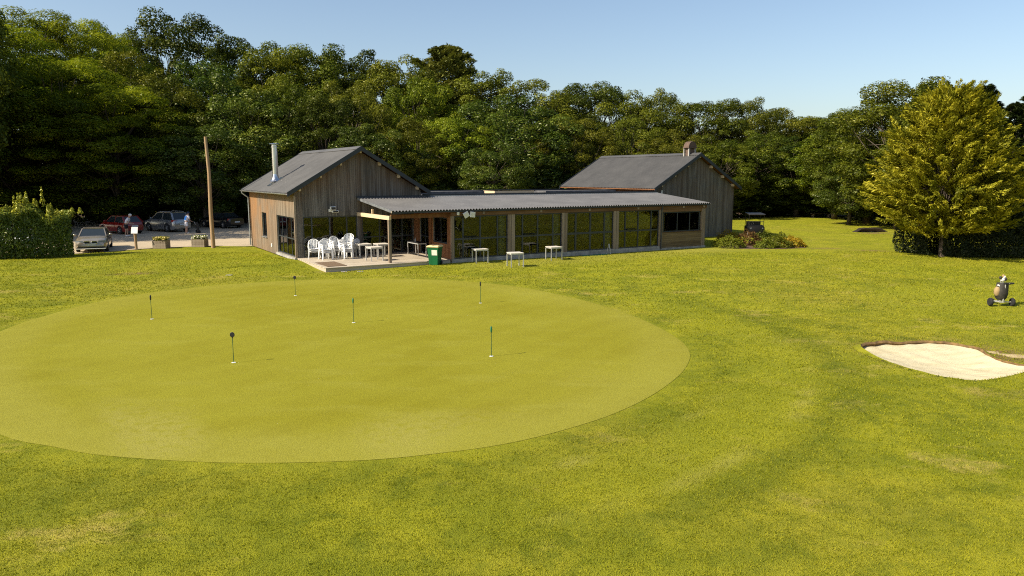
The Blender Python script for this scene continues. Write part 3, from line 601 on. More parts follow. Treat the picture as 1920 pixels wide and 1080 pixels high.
one('bulkhead_lamp', 'paper', (.22, .34, -.18, -.07, 2.60, 2.78), bevel=.02)
# side wall of the veranda room towards the porch
PSW = PS(0)
window('door', PSW, 2.98, 4.22, .24, 2.42, (.5,), (.46,), fw=.08, mw=.06, dd=-.02); window('window', PSW, .62, 2.40, 1.02, 2.44, (.5,), (), fw=.07, dd=-.02)
clad('cladding', PSW, .1, 5.02, .14, lambda s: 2.88, [(2.98, 4.22, .24, 2.42), (.62, 2.40, 1.02, 2.44)], M['redwood'])
for s in (.1, 2.55, 4.35): one('post', 'redwood', (s, s + .13, .025, .06, .24, 2.5), P=PSW)
# inside: floor and a back partition
one('inner_floor', 'floorin', (-.1, W, .17, 5.4, .14, .235)); one('inner_floor', 'floorin', (UL + .15, UR_ - .15, VF + .15, VB - .15, .10, .23))
one('partition', 'interior', (.55, W - .05, 5.10, 5.2, .24, 3.3))
# --- flat roof between the blocks with kerbs and rooflights
one('flat_roof', 'flatroof', (.62, 19.3, 5.22, 15.6, 3.20, 3.44)); one('roof_kerb', 'fascia', (.63, 19.2, 15.62, 15.74, 3.2, 3.60)); one('roof_kerb', 'fascia', (.63, 18.9, 5.07, 5.21, 3.2, 3.60))
one('rooflight', 'pale_wood', (8.3, 11.6, 10.0, 11.6, 3.442, 3.62)); one('rooflight', 'flatroof', (2.2, 7.6, 10.2, 11.6, 3.442, 3.62)); one('rooflight', 'flatroof', (12.2, 18.6, 9.4, 10.8, 3.442, 3.60))
for (a, b, c, d2) in ((8.35, 11.55, 10.05, 11.55),): one('rooflight_glass', 'glass', (a, b, c, d2, 3.63, 3.65))
# --- right gabled block: u 19.5..27.51, v 5.86..17.2, ridge u 23.51
QL, QR, QF, QB, QRU, QRZ, QEZ = 19.50, 27.51, 5.86, 17.18, 23.51, 6.32, 3.76
QE0, QE1, QG0, QG1 = 19.06, 27.95, 5.52, 17.53
qs = (QRZ - QEZ) / (QRU - QE0); qline = lambda u: QRZ - abs(u - QRU) * qs - .20
clad('cladding', PF(QF), QL, QR, -.05, qline, [], M['larch'], dry=lambda c: np.clip(1 - (QRZ - np.abs(c[:, 0] - QRU) * qs - .2 - c[:, 2]) / .8, 0, 1) * .5)
clad('cladding', PS(QL), QF, QB, 3.0, lambda s: 3.78, [], M['redwood']); clad('cladding', PRt(QR), QF, QB, -.05, lambda s: 3.78, [], M['larch']); clad('cladding', lambda s, d, z: (s, QB + d, z), QL, QR, -.05, qline, [], M['larch'])
corrugated('roof', 'roof2', (QE0, QG0, QEZ), (QE0, QG1, QEZ), (QRU - QE0, 0, QRZ - QEZ)); corrugated('roof', 'roof2', (QE1, QG1, QEZ), (QE1, QG0, QEZ), (QRU - QE1, 0, QRZ - QEZ))
m = MB()
for sgn in (-1, 1): m.loft([[(QRU, y, QRZ + .065), (QRU + sgn * .28, y, QRZ + .065 - .28 * qs), (QRU + sgn * .28, y, QRZ + .045 - .28 * qs), (QRU, y, QRZ + .045)] for y in (QG0 - .03, QG1 + .03)])
m.build('ridge_cap', M['roof2'], CH)
for v in (QG0 - .003, QG1 + .053): rake('verge_board', QE0 - .02, QEZ, QRU, QRZ, v); rake('verge_board', QE1 + .02, QEZ, QRU + .002, QRZ, v)
soffit(QE0 + .03, QEZ, QRU, QRZ, QG0 + .02, QG1 - .02); soffit(QE1 - .03, QEZ, QRU, QRZ, QG0 + .02, QG1 - .02)
for u in (19.85, 21.1, 22.35, 23.51, 24.8, 26.05, 27.2):
    z = QRZ - abs(u - QRU) * qs - .22; one('purlin_end', 'pale_wood', (u - .06, u + .06, QG0 + .06, QF - .026, z - .12, z + .08))
# domed terracotta chimney with white corner piers
chm = one('chimney', 'terracotta', (QRU - .28, QRU + .28, 6.50, 6.86, QRZ - .3, QRZ + .40))
for x, y in ((-.36, -.3), (.24, -.3), (-.36, .2), (.24, .2)): one('corner_pier', 'concrete', (QRU + x, QRU + x + .12, 6.72 + y, 6.72 + y + .1, QRZ - .25, QRZ + .42), parent=chm)
if 0: one('chimney_core', 'terracotta', (QRU - .28, QRU + .28, 6.50, 6.86, QRZ - .3, QRZ + .40), parent=chm)
m = MB(); m.box(QRU - .44, QRU + .44, 6.36, 7.0, QRZ + .42, QRZ + .50)
m.loft([[(QRU + .40 * math.cos(t), y, QRZ + .50 + .42 * math.sin(t)) for t in np.linspace(0, math.pi, 11)] for y in (6.40, 6.96)]); m.build('chimney_dome', M['terracotta'], chm, smooth=True)
one('cable_box', 'whitepaint', (19.95, 20.05, QF - .07, QF - .024, 3.35, 3.62)); 
# --- deck
DK = thing('wooden_deck', 'pale timber deck in front of the left gable and porch', 'deck', (OX, OY, 0), YAW)
m = MB(); 
for i in range(37):
    v0 = -.07 + i * .1385; m.col = random.random(); e = 0 if v0 > .05 else 1.38
    m.box(-6.95 + random.uniform(-.008, .008), -.14 - e if v0 < .1 else -.14, v0, v0 + .131, .195, .23 + random.uniform(-.002, .002))
tag(m.build('deck_planks', M['deck'], DK), kind='stuff')
one('deck_frame', 'deck', (-6.93, -.16, -.03, .02, .0, .194), (-6.93, -6.88, .021, 5.0, .0, .194), parent=DK)
tag(one('doormat', 'doormat', (-6.75, -5.75, .30, 2.35, .235, .25), parent=None), 'flat brown mat at the left front corner of the deck', 'mat')
dm = bpy.data.objects['doormat']; dm.location = (OX, OY, 0); dm.rotation_euler = (0, 0, YAW)
# ------------------------------------------------------------------ vegetation
def leaf_mesh(name, C, N, size, asp, tone, axis=None, rg=RNG):
    n = len(C); N = N / (np.linalg.norm(N, axis=1, keepdims=True) + 1e-9)
    T = rg.normal(size=(n, 3)) if axis is None else axis
    T = T - N * (T * N).sum(1, keepdims=True); T /= np.linalg.norm(T, axis=1, keepdims=True) + 1e-9
    B = np.cross(N, T); s = np.asarray(size)[:, None]; bend = N * s * .22
    V = np.stack([C - T * s, C + B * s * asp + bend, C + T * s, C - B * s * asp + bend], 1).reshape(-1, 3)
    me = np_mesh(name, V, np.arange(4 * n).reshape(n, 4)); set_attr(me, 'tone', np.repeat(np.clip(tone, 0, 1), 4)); return me
def unit(rg, n):
    d = rg.normal(size=(n, 3)); return d / np.linalg.norm(d, axis=1, keepdims=True)
def limbs(h, ends, r0, seed, z0):
    rg = random.Random(seed); m = MB(); top = h * .62
    pts = [(0, 0, -.15), (.05, .02, h * .12), (.12 * rg.uniform(-1, 1), .12 * rg.uniform(-1, 1), h * .3), (.3 * rg.uniform(-1, 1), .3 * rg.uniform(-1, 1), h * .48), (.4 * rg.uniform(-1, 1), .4 * rg.uniform(-1, 1), top)]
    m.tube(pts, [r0 * 1.35, r0, r0 * .8, r0 * .5, r0 * .2], 9)
    for e in ends:
        f = rg.uniform(.3, .9); i = min(int(f * 4), 3); a = Vector(pts[i]).lerp(Vector(pts[i + 1]), f * 4 - i); e = Vector(e)
        if e.z < a.z + .2: a = Vector(pts[1]).lerp(Vector(pts[2]), rg.random())
        mid = a.lerp(e, .5) + Vector((rg.uniform(-.3, .3), rg.uniform(-.3, .3), rg.uniform(-.1, .5)))
        m.tube([a, mid, e], [r0 * .3, r0 * .17, r0 * .05], 5, cap=False)
    m.col = .5
    return m
def broadleaf(seed, h=16, r=5.4, z0=1.2, nc=125, nl=1150, leaf=.090, asp=.62, flat=.85, cl=(.125, .235), up=.45, bias=.35, tn=(.22, .62), protr=0):
    rg = np.random.default_rng(seed); rz = (h - z0) / 2; zc = z0 + rz; cc = []; C = []; N = []; S = []; Tn = []
    k = 0
    while len(cc) < nc and k < 4000:
        k += 1; d = unit(rg, 1)[0]; f = rg.uniform(.40, 1.0) ** .45
        if d[2] < -.55 and rg.random() < .5: continue
        sq = 1 - .25 * max(0, -d[2])
        p = np.array([d[0] * r * f * sq, d[1] * r * f * sq, zc + d[2] * rz * f * .92])
        p[:2] *= 1 + .12 * np.sin(3 * math.atan2(d[1], d[0]) + seed)
        rk = r * rg.uniform(*cl) * (1.0 if rg.random() < .8 else .6)
        if any(np.linalg.norm(p - q) < .47 * (rk + b) for q, b in cc): continue
        cc.append((p, rk))
    for j in range(protr):
        d = unit(rg, 1)[0]; d[2] = abs(d[2]) + .4; d /= np.linalg.norm(d); cc.append((np.array([d[0] * r * .9, d[1] * r * .9, zc + d[2] * rz * .97]), r * .10))
    for p, rk in cc:
        n = int(nl * (rk / (r * .24)) ** 2); d = unit(rg, n); o = p - np.array([0, 0, zc]); o = o / (np.linalg.norm(o) + 1e-6)
        keep = (d @ (o * .6 + np.array([0, 0, .55]))) > -bias - .45 * rg.random(n); d = d[keep]; n = len(d)
        lump = 1 + .22 * np.sin(d[:, 0] * 5 + p[0]) * np.sin(d[:, 1] * 5 + p[1]) * np.sin(d[:, 2] * 4 + p[2])
        rad = rk * (.58 + .46 * rg.random(n) ** .6) * lump
        q = p + d * rad[:, None] * np.array([1, 1, flat])
        C.append(q); N.append(d * 1.0 + np.array([0, 0, up]) + rg.normal(size=(n, 3)) * .48); S.append(leaf * rg.uniform(.65, 1.3, n))
        Tn.append(rg.uniform(*tn) + rg.normal(size=n) * .17)
    C = np.concatenate(C); N = np.concatenate(N)
    me = leaf_mesh('crown', C, N, np.concatenate(S), asp, np.concatenate(Tn), rg=rg)
    ends = [tuple(p) for p, b in cc[::2]]
    return me, ends
def sprays(seed, h, L, z0, nb, ns, leaf, asp, elev, droop, tn, fan=.33, curl=.0, thick=.06):
    rg = np.random.default_rng(seed); C = []; N = []; A = []; S = []; T = []; ends = []
    for b in range(nb):
        f = (b + rg.random()) / nb; z = z0 + (h - z0) * f ** 1.12 * .985; az = b * 2.39996 + rg.normal() * .25; Lb = L(z, az) * rg.uniform(.78, 1.08); el = elev(f) + rg.normal() * .08
        d0 = np.array([math.cos(az) * math.cos(el), math.sin(az) * math.cos(el), math.sin(el)]); sd = np.array([-math.sin(az), math.cos(az), 0]); upv = np.cross(d0, sd); upv *= np.sign(upv[2]) or 1
        t = .22 + .78 * rg.random(ns) ** .62; wdt = fan * Lb * np.sin(np.clip((1.05 - t) * 1.9, 0, 1.57)) * (.4 + .6 * t); so = rg.uniform(-1, 1, ns)
        base = np.array([0, 0, z]); cv = (curl * t ** 2 - droop * t ** 2) * Lb
        q = base + d0 * (Lb * t)[:, None] + sd * (so * wdt)[:, None] + np.array([0, 0, 1.]) * cv[:, None] + upv * (rg.normal(size=ns) * thick * (1 + 1.5 * t))[:, None]
        q[:, 2] -= np.abs(so) * wdt * .25
        ax = d0 + sd * (so * .75)[:, None] + np.array([0, 0, 1.]) * (curl * 2 * t - droop * 2 * t)[:, None] + rg.normal(size=(ns, 3)) * .28
        C.append(q); A.append(ax); N.append(upv + rg.normal(size=(ns, 3)) * .55); S.append(leaf * rg.uniform(.6, 1.35, ns)); T.append(rg.uniform(*tn) + .18 * (t - .5) + rg.normal(size=ns) * .13)
        if b % 6 == 0: ends.append(tuple(base + d0 * Lb * .7))
    return leaf_mesh('crown', np.concatenate(C), np.concatenate(N), np.concatenate(S), asp, np.concatenate(T), axis=np.concatenate(A), rg=rg), ends
PROTO = {}
def reg(kind, me, ends, h, mat, tr=.26, z0=1.5):
    me.materials.append(M[mat]); tm = limbs(h, ends, tr, hash(kind) % 97 if False else len(PROTO), z0)
    t = bpy.data.meshes.new('trunk'); t.from_pydata(tm.v, [], tm.f); a = t.attributes.new('tone', 'FLOAT', 'POINT'); a.data.foreach_set('value', tm.c); t.materials.append(M['bark']); t.polygons.foreach_set('use_smooth', [True] * len(t.polygons))
    PROTO.setdefault(kind, []).append((me, t, h))
reg('oak', *broadleaf(3, protr=0), 16, 'f_oak'); reg('oak', *broadleaf(14, r=5.0, nc=110), 16, 'f_oak'); reg('oakdark', *broadleaf(5, r=5.2, nc=110, cl=(.12, .22), protr=3), 16, 'f_oakdark'); reg('oakdark', *broadleaf(25, r=4.8, nc=100, cl=(.12, .22), protr=2), 16, 'f_oakdark')
reg('ochre', *broadleaf(8, r=5.3, nc=130, cl=(.11, .21), leaf=.086), 16, 'f_ochre'); reg('ochre', *broadleaf(28, r=5.1, nc=120, cl=(.12, .21), leaf=.086, protr=2), 16, 'f_ochre'); reg('lime', *broadleaf(9, r=5.2, nc=115), 16, 'f_lime')
reg('chestnut', *broadleaf(10, r=5.6, nc=100, nl=850, leaf=.122, asp=.5, cl=(.14, .25), up=.6), 16, 'f_chestnut')
reg('chestnut', *broadleaf(31, r=5.3, nc=100, nl=850, leaf=.118, asp=.5, cl=(.14, .25), up=.6), 16, 'f_chestnut')
for sd in (12, 33): reg('robinia', *broadleaf(sd, r=5.8, z0=1.0, nc=120, nl=1000, leaf=.105, asp=.34, flat=.45, cl=(.14, .26), up=1.1, bias=.75, tn=(.2, .75), protr=2), 16, 'f_robinia')
reg('conifer', *sprays(6, 16, lambda z, a: .35 + 3.6 * (1 - z / 16) ** .7 * (1 + .1 * math.sin(a * 3)), .5, 190, 190, .15, .3, lambda f: .05 + .5 * f, .10, (.15, .7)), 16, 'f_conifer', .3)
reg('cedar', *sprays(7, 16, lambda z, a: .3 + 5.6 * (1 - (z / 16) ** 2.2) ** .8, 2, 150, 260, .15, .35, lambda f: .35 + .55 * f, .12, (.3, .8), fan=.5), 16, 'f_cedar', .3)
reg('bush', *broadleaf(40, h=4, r=2.2, z0=.0, nc=34, nl=260, leaf=.10, cl=(.22, .36)), 4, 'f_bush', .07); reg('bush', *broadleaf(41, h=4, r=2.0, z0=.0, nc=28, nl=280, leaf=.11, cl=(.22, .40)), 4, 'f_bush', .07)
NAME = dict(oak='oak_tree', oakdark='oak_tree', ochre='oak_tree', lime='lime_tree', chestnut='chestnut_tree', robinia='robinia_tree', conifer='conifer_tree', cedar='cedar_tree', bush='undergrowth_bush')
TCOUNT = {}
def plant(x, y, h, kind, wf, label, cat='tree', group=None, base=0.0):
    k = TCOUNT.get(kind, 0); TCOUNT[kind] = k + 1; cm, tm, hh = PROTO[kind][k % len(PROTO[kind])]
    sz = h / hh * (1.02); sr = max(wf * 1.28, sz * .62 * wf)
    t = thing(NAME[kind], label, cat, (x, y, base), (k * 2.17 + x * .37) % 6.283, group); t.scale = (sr, sr, sz)
    for n, me in (('trunk', tm), ('crown', cm)):
        o = bpy.data.objects.new(n, me); COL.objects.link(o); o.parent = t
    return t
TREES = [
(-52.2, 75, 21.1, 'robinia', 1.05, 'feathery yellow-green tree cut by the left frame edge above the hedge'),
(-51.3, 82, 22.5, 'robinia', 1.1, 'tall feathery pale-green tree, leftmost crown against the sky'),
(-47.7, 86, 22.4, 'robinia', 0.9, 'feathery pale-green tree on the skyline, right of the leftmost tall crown'),
(-42.1, 71, 16.0, 'robinia', 1.1, 'low spreading feathery tree behind the laurel hedge'),
(-46.0, 70, 14.2, 'robinia', 0.95, 'dark-based feathery tree behind the left end of the laurel hedge'),
(-36.6, 70, 13.3, 'robinia', 0.95, 'lower feathery tree behind the red car'),
(-50.6, 95, 23.2, 'oak', 0.6, 'small dark round crown poking out between the feathery tops'),
(-46.6, 94, 22.2, 'oak', 0.75, 'thin-topped green tree left of the tallest dark oak'),
(-40.2, 80, 17.2, 'ochre', 0.85, 'ochre-tinged leafy tree left of the tallest oak'),
(-42.2, 98, 24.9, 'oakdark', 1.3, 'tallest dark oak with a ragged two-pronged top'),
(-34.7, 76, 14.5, 'oak', 0.85, 'mid-green tree between the red car and the tallest oak'),
(-33.3, 82, 16.7, 'chestnut', 0.85, 'broad light-crowned tree above the bare pole'),
(-35.0, 98, 22.6, 'oakdark', 1.1, 'dark oak on the skyline right of the tallest one'),
(-26.3, 75, 12.9, 'chestnut', 0.8, 'dense green tree directly left of the metal flue'),
(-28.6, 70, 9.2, 'chestnut', 0.75, 'low dark tree behind the white car'),
(-28.2, 94, 20.1, 'oak', 1.1, 'round oak crown on the skyline above the metal flue'),
(-23.6, 80, 14.5, 'oak', 0.8, 'dense oak behind the left gabled roof'),
(-24.4, 96, 20.9, 'oak', 1.15, 'tall round oak on the skyline above the left gable'),
(-18.7, 77, 12.6, 'oakdark', 0.75, 'dark oak directly behind the left ridge'),
(-19.6, 98, 20.4, 'oakdark', 1.1, 'dark-topped oak right of the tall round oak'),
(-17.3, 82, 14.8, 'ochre', 0.75, 'yellowish-green tree behind the left gable peak'),
(-14.9, 96, 19.4, 'oak', 1.1, 'loose pale oak at the dip in the skyline'),
(-13.5, 74, 9.5, 'chestnut', 0.7, 'low dark chestnut behind the right slope of the left gable'),
(-10.7, 88, 16.1, 'lime', 0.75, 'bright yellow-green tree below the cedar top'),
(-10.0, 77, 10.2, 'ochre', 0.7, 'ochre-green tree above the left end of the flat roof'),
(-8.6, 102, 20.8, 'cedar', 1.7, 'pointed fan-branched cedar rising over the middle of the wood'),
(-6.1, 80, 11.0, 'lime', 0.7, 'bright lime-green tree in the middle of the wood'),
(-3.8, 100, 18.4, 'ochre', 1.05, 'olive oak right of the pointed cedar'),
(0.0, 83, 13.3, 'chestnut', 1.0, 'big dark-green chestnut in the middle of the wood'),
(-1.8, 74, 7.7, 'chestnut', 0.6, 'low pale-leaved chestnut above the long corrugated roof'),
(2.4, 100, 16.8, 'ochre', 1.1, 'olive round crown descending right of the cedar'),
(4.5, 92, 11.9, 'ochre', 0.7, 'dark olive tree shading the gap in the middle of the wood'),
(7.2, 104, 16.3, 'oak', 0.6, 'small thin crown in the notch of the skyline'),
(11.0, 104, 17.4, 'oakdark', 1.05, 'dark round oak on the skyline left of the right roof'),
(7.6, 84, 10.7, 'ochre', 0.75, 'olive oak behind the left edge of the right roof'),
(14.2, 100, 15.9, 'ochre', 1.0, 'olive oak on the skyline above the right roof'),
(13.2, 86, 10.9, 'ochre', 0.8, 'dense olive oak directly above the right roof'),
(19.8, 102, 16.0, 'oak', 0.75, 'oak with a tufted top above the right ridge'),
(17.3, 84, 9.9, 'ochre', 0.65, 'olive tree with bare twigs left of the ridge chimney'),
(25.4, 98, 14.5, 'oak', 1.0, 'flat-topped oak above the ridge chimney'),
(30.3, 98, 14.6, 'oak', 0.75, 'airy oak with sky gaps right of the flat-topped oak'),
(22.4, 82, 8.3, 'oak', 0.7, 'dense oak right of the ridge chimney'),
(35.2, 102, 13.4, 'ochre', .95, 'thin pale tree at the lowest dip of the skyline'),
(28.0, 86, 9.7, 'oak', 0.75, 'leafy oak behind the golf buggy'),
(39.9, 104, 13.0, 'oak', 1.0, 'level dark-green crown in the low part of the skyline'),
(32.2, 85, 9.0, 'oakdark', 0.8, 'dark oak at the back of the clearing'),
(43.4, 102, 13.3, 'oakdark', 0.7, 'dark crown with a spiky top left of the tall right-hand tree'),
(34.4, 80, 9.6, 'lime', 0.75, 'light green oak overhanging the shaded bench'),
(35.0, 74, 11.9, 'oak', 0.85, 'green oak left of the tall right-hand tree'),
(34.1, 66, 13.0, 'oak', 0.95, 'tall round tree behind the golden cypress'),
(36.8, 66, 12.6, 'oak', 0.7, 'upright green tree just right of the tall round tree'),
(32.4, 72, 6.1, 'chestnut', 0.5, 'low leafy tree beside the left edge of the golden cypress'),
(36.9, 60, 11.4, 'conifer', 0.9, 'dark conifer with a thin spire behind the golden cypress'),
(36.9, 56, 9.7, 'conifer', 0.9, 'dark conifer at the right frame edge'),
(43.0, 62, 12.3, 'conifer', 1.0, 'dark conifer cut by the right frame edge'),
]

for x, y, h, k, wf, lab in TREES: plant(x, y, h, k, wf, lab, group='trees of the wood')
for x, y, h, k, wf, lab in ((37.5, 73, 9.5, 'oakdark', .8, 'dark oak filling the gap between the clearing and the tall round tree'), (40.5, 70, 10, 'oak', .8, 'oak half hidden behind the golden cypress crown')): plant(x, y, h, k, wf, lab, group='trees of the wood')
for i, (x, y, h, k) in enumerate([(-43.8, 54.8, 22, 'oak'), (-51, 54, 21, 'chestnut'), (-46.6, 58.8, 22, 'oak'), (-55, 57, 21, 'oakdark'), (-60, 50, 20, 'oak'), (-51.5, 65.5, 22, 'chestnut'), (-56, 71, 21, 'robinia'), (-64, 52, 21, 'oak'), (-62, 62, 22, 'oakdark'), (-54.5, 54.5, 26, 'oak')]):
    plant(x, y, h, k, 1.1, 'tall tree beyond the left frame edge whose shade covers the car park', group='trees shading the car park')
for i in range(16):      # deeper rows that close the wood
    plant(-62 + i * 8.3 + random.uniform(-1.5, 1.5), 114 + random.uniform(-4, 6), (19 - i * .55) * random.uniform(.82, .95), ('oak', 'oakdark', 'ochre')[i % 3], 1.25, 'tree deep inside the wood hidden behind the front crowns', group='trees deep in the wood')
bl = 'low leafy bush in the dark undergrowth along the foot of the wood'
for i, (x, y, h) in enumerate([(-49, 73, 5), (-44.5, 72.5, 4.5), (-40.5, 73.2, 5), (-37, 71.8, 4), (-34, 74.5, 4.8), (-30.6, 75.4, 4.4), (-26.8, 76.2, 4.6), (-23, 76.8, 5), (-19, 77.5, 4.8), (-15.5, 77, 5), (-11, 77, 5), (-7, 78, 5), (-3, 78, 5), (2, 80, 5), (6.5, 81, 5), (11, 82, 5), (15.5, 83, 5), (20, 84, 4.5), (24.5, 85, 3.4), (28.2, 86.5, 3.0), (32, 88, 3.6), (36, 88, 4), (40, 87, 4.4), (44, 85, 5), (38.5, 80, 4), (42, 76, 5), (43.5, 70, 5), (30.2, 88.5, 4), (34.5, 86.3, 2.4)]):
    plant(x, y, h, 'bush', 1.15 + .25 * random.random(), bl, 'bush', 'undergrowth along the foot of the wood')
wf = MB(); wf.add([(x, y, .008) for x, y in [(-120, 74.5), (-34, 74.5), (-22, 78.5), (-10, 78), (4, 80), (16, 84), (24, 86), (33, 88), (40, 83), (41, 70), (46, 60), (120, 60), (120, 160), (-120, 160)]], [tuple(range(14))]); tag(wf.build('woodland_floor', M['soil']), kind='structure')
PROTO['yellowbush'] = [(PROTO['bush'][0][0].copy(), PROTO['bush'][0][1], 4)]; PROTO['yellowbush'][0][0].materials.clear(); PROTO['yellowbush'][0][0].materials.append(M['f_heatheryel']); NAME['yellowbush'] = 'yellow_shrub'
plant(*uv(3.2, 17.6), 4.3, 'yellowbush', .75, 'yellow-leaved shrub peeping over the flat roof beside the left gable', 'bush')
# golden cypress on its lawn edge, shaded hedge behind it
CYZ = np.array([0, 1.5, 2.0, 2.9, 4.1, 5.6, 7.15, 8.7, 9.4, 9.9]); CYR = np.array([1.5, 2.6, 3.5, 4.25, 4.3, 3.95, 3.25, 2.2, 1.35, .4])
def cypress(seed, nf=1350, nl=105):
    rg = np.random.default_rng(seed); C = []; N = []; A = []; S = []; T = []; ends = []
    zz = np.linspace(1.6, 9.75, 200); wz = np.interp(zz, CYZ, CYR) + .25; wz /= wz.sum()
    for k in range(nf):
        z = rg.choice(zz, p=wz); az = k * 2.39996 + rg.normal() * .2; Rr = np.interp(z, CYZ, CYR) * (1 + .10 * math.sin(2 * az + 1) + .10 * math.sin(5 * az + z * 1.7) + .08 * math.sin(9 * az + z * 4)) * rg.uniform(.9, 1.08)
        dep = rg.random() ** 1.3; el = .10 + .5 * max(0, (z - 4) / 6) + rg.normal() * .22; Lf = rg.uniform(.9, 1.7); r1 = Rr * (1 - .55 * dep); r0 = max(0, r1 - Lf * math.cos(el))
        o = np.array([math.cos(az) * r0, math.sin(az) * r0, z - Lf * math.sin(el) * .8]); d0 = np.array([math.cos(az) * math.cos(el), math.sin(az) * math.cos(el), math.sin(el)]); sd = np.array([-math.sin(az), math.cos(az), 0]); upv = np.cross(d0, sd); upv *= np.sign(upv[2]) or 1
        roll = rg.normal() * .45; sd = sd * math.cos(roll) + upv * math.sin(roll); upv = np.cross(d0, sd); upv *= np.sign(upv[2]) or 1
        t = rg.random(nl) ** .7; so = rg.uniform(-1, 1, nl); wd = .40 * Lf * np.sin(np.clip((1.04 - t) * 2.2, 0, 1.57)) * (.25 + .75 * t)
        q = o + d0 * (Lf * t)[:, None] + sd * (so * wd)[:, None] + np.array([0, 0, 1.]) * (.14 * Lf * t ** 2.2 - .35 * np.abs(so) * wd)[:, None] + upv * (rg.normal(size=nl) * .035)[:, None]
        C.append(q); A.append(d0 + sd * (so * .8)[:, None] + np.array([0, 0, .35]) * t[:, None] + rg.normal(size=(nl, 3)) * .22); N.append(upv + rg.normal(size=(nl, 3)) * .4)
        S.append(.105 * rg.uniform(.6, 1.4, nl)); T.append(rg.uniform(.12, .92) + rg.normal(size=nl) * .12)
        if k % 12 == 0: ends.append(tuple(o))
    return leaf_mesh('crown', np.concatenate(C), np.concatenate(N), np.concatenate(S), .26, np.concatenate(T), axis=np.concatenate(A), rg=rg), ends
cm, ends = cypress(51)
cm.materials.append(M['f_cypress']); CYP = thing('golden_cypress', 'broad golden-yellow cypress standing on the lawn at the right', 'tree', (25.1, 43.4, 0))
o = link('crown', cm, [], CYP)
lb = limbs(9, ends, .15, 5, 1); lb.build('trunk', M['bark'], CYP, smooth=True)
def hedge(name, label, pts, h, wd, n, leaf, mat, seed, shoots=0, cat='hedge', tn=(.05, .5), topt=.0):
    rg = np.random.default_rng(seed); P = np.array(pts, float); seg_ = np.linalg.norm(P[1:] - P[:-1], axis=1); cum = np.r_[0, np.cumsum(seg_)]
    s = rg.random(n) * cum[-1]; i = np.clip(np.searchsorted(cum, s) - 1, 0, len(seg_) - 1); f = (s - cum[i]) / seg_[i]; base = P[i] + (P[i + 1] - P[i]) * f[:, None]; dr = (P[i + 1] - P[i]) / seg_[i][:, None]; nr = np.stack([-dr[:, 1], dr[:, 0]], 1)
    side = rg.random(n) < .66; cx = np.where(side, np.sign(rg.random(n) - .5) * (1 - .22 * rg.random(n) ** 2), rg.uniform(-1, 1, n)); zf = np.where(side, .02 + .90 * rg.random(n), 1 - .14 * np.abs(cx) ** 3 - .07 * rg.random(n)); cz = np.where(side, .1, 1.0)
    hh = h * (1 + .10 * np.sin(s * 1.9 + seed) + .06 * np.sin(s * 4.3)); bul = (1 + .13 * np.sin(s * 2.3 + zf * 4) + .09 * np.sin(s * 5 + zf * 9)) * np.where(zf < .25, .75 + zf, 1)
    x = base[:, 0] + nr[:, 0] * cx * wd / 2 * bul; y = base[:, 1] + nr[:, 1] * cx * wd / 2 * bul; z = np.maximum(hh * zf, .05)
    C = np.stack([x, y, z], 1); N = np.stack([nr[:, 0] * cx, nr[:, 1] * cx, cz * .8 + .4], 1) + rg.normal(size=(n, 3)) * .6; T = rg.uniform(*tn, n) + topt * smst(.72, .95, zf)
    S = leaf * rg.uniform(.6, 1.3, n); Cs = [C]; Ns = [N]; Ts = [T]; Ss = [S]
    for k in range(shoots):
        s0 = rg.random() * cum[-1]; i0 = min(int(np.searchsorted(cum, s0)) - 1, len(seg_) - 1); i0 = max(i0, 0); b = P[i0] + (P[i0 + 1] - P[i0]) * ((s0 - cum[i0]) / seg_[i0]); b = b + rg.normal(size=2) * wd * .22
        hz = h * (1 + .10 * math.sin(s0 * 1.9 + seed) + .06 * math.sin(s0 * 4.3)); L = rg.uniform(.25, .75) * (1 + .6 * math.sin(s0 * 2.1 + 1)); m_ = 46; t = rg.random(m_); a = rg.random(m_) * 6.283
        q = np.stack([b[0] + np.cos(a) * .13 * (1.1 - t), b[1] + np.sin(a) * .13 * (1.1 - t), hz * .93 + L * t], 1); Cs.append(q); Ns.append(np.stack([np.cos(a), np.sin(a), .5 + 0 * a], 1) + rg.normal(size=(m_, 3)) * .4); Ts.append(rg.uniform(.62, 1.0, m_)); Ss.append(leaf * rg.uniform(.7, 1.15, m_))
    me = leaf_mesh('foliage', np.concatenate(Cs), np.concatenate(Ns), np.concatenate(Ss), .42, np.concatenate(Ts), rg=rg); me.materials.append(M[mat])
    t = thing(name, label, cat, (P[0][0], P[0][1], 0)); o = link('foliage', me, [], t); o.location = (-P[0][0], -P[0][1], 0)
    m = MB()
    for k in range(int(cum[-1] / .9) + 1):
        i0 = min(max(int(np.searchsorted(cum, k * .9)) - 1, 0), len(seg_) - 1); b = P[i0] + (P[i0 + 1] - P[i0]) * ((k * .9 - cum[i0]) / seg_[i0]) - P[0]; m.tube([(b[0], b[1], -.05), (b[0] + random.uniform(-.1, .1), b[1] + random.uniform(-.1, .1), h * .7)], [.05, .02], 6)
    tag(m.build('stems', M['bark'], t), kind='stuff'); return t
hedge('laurel_hedge', 'glossy laurel hedge with yellow-green shoots in front of the parked cars', [(-36, 39.6), (-31, 41.6), (-28.4, 42.7), (-25.95, 44.0)], 2.75, 1.5, 46000, .085, 'f_laurel', 4, shoots=230, tn=(.1, .58), topt=.32)
hedge('shaded_hedge', 'dark clipped hedge in the shade under the golden cypress', [(24.4, 46.4), (25.1, 43.9), (29, 43.2), (37, 42.4)], 2.7, 1.5, 70000, .075, 'f_hedge', 9)
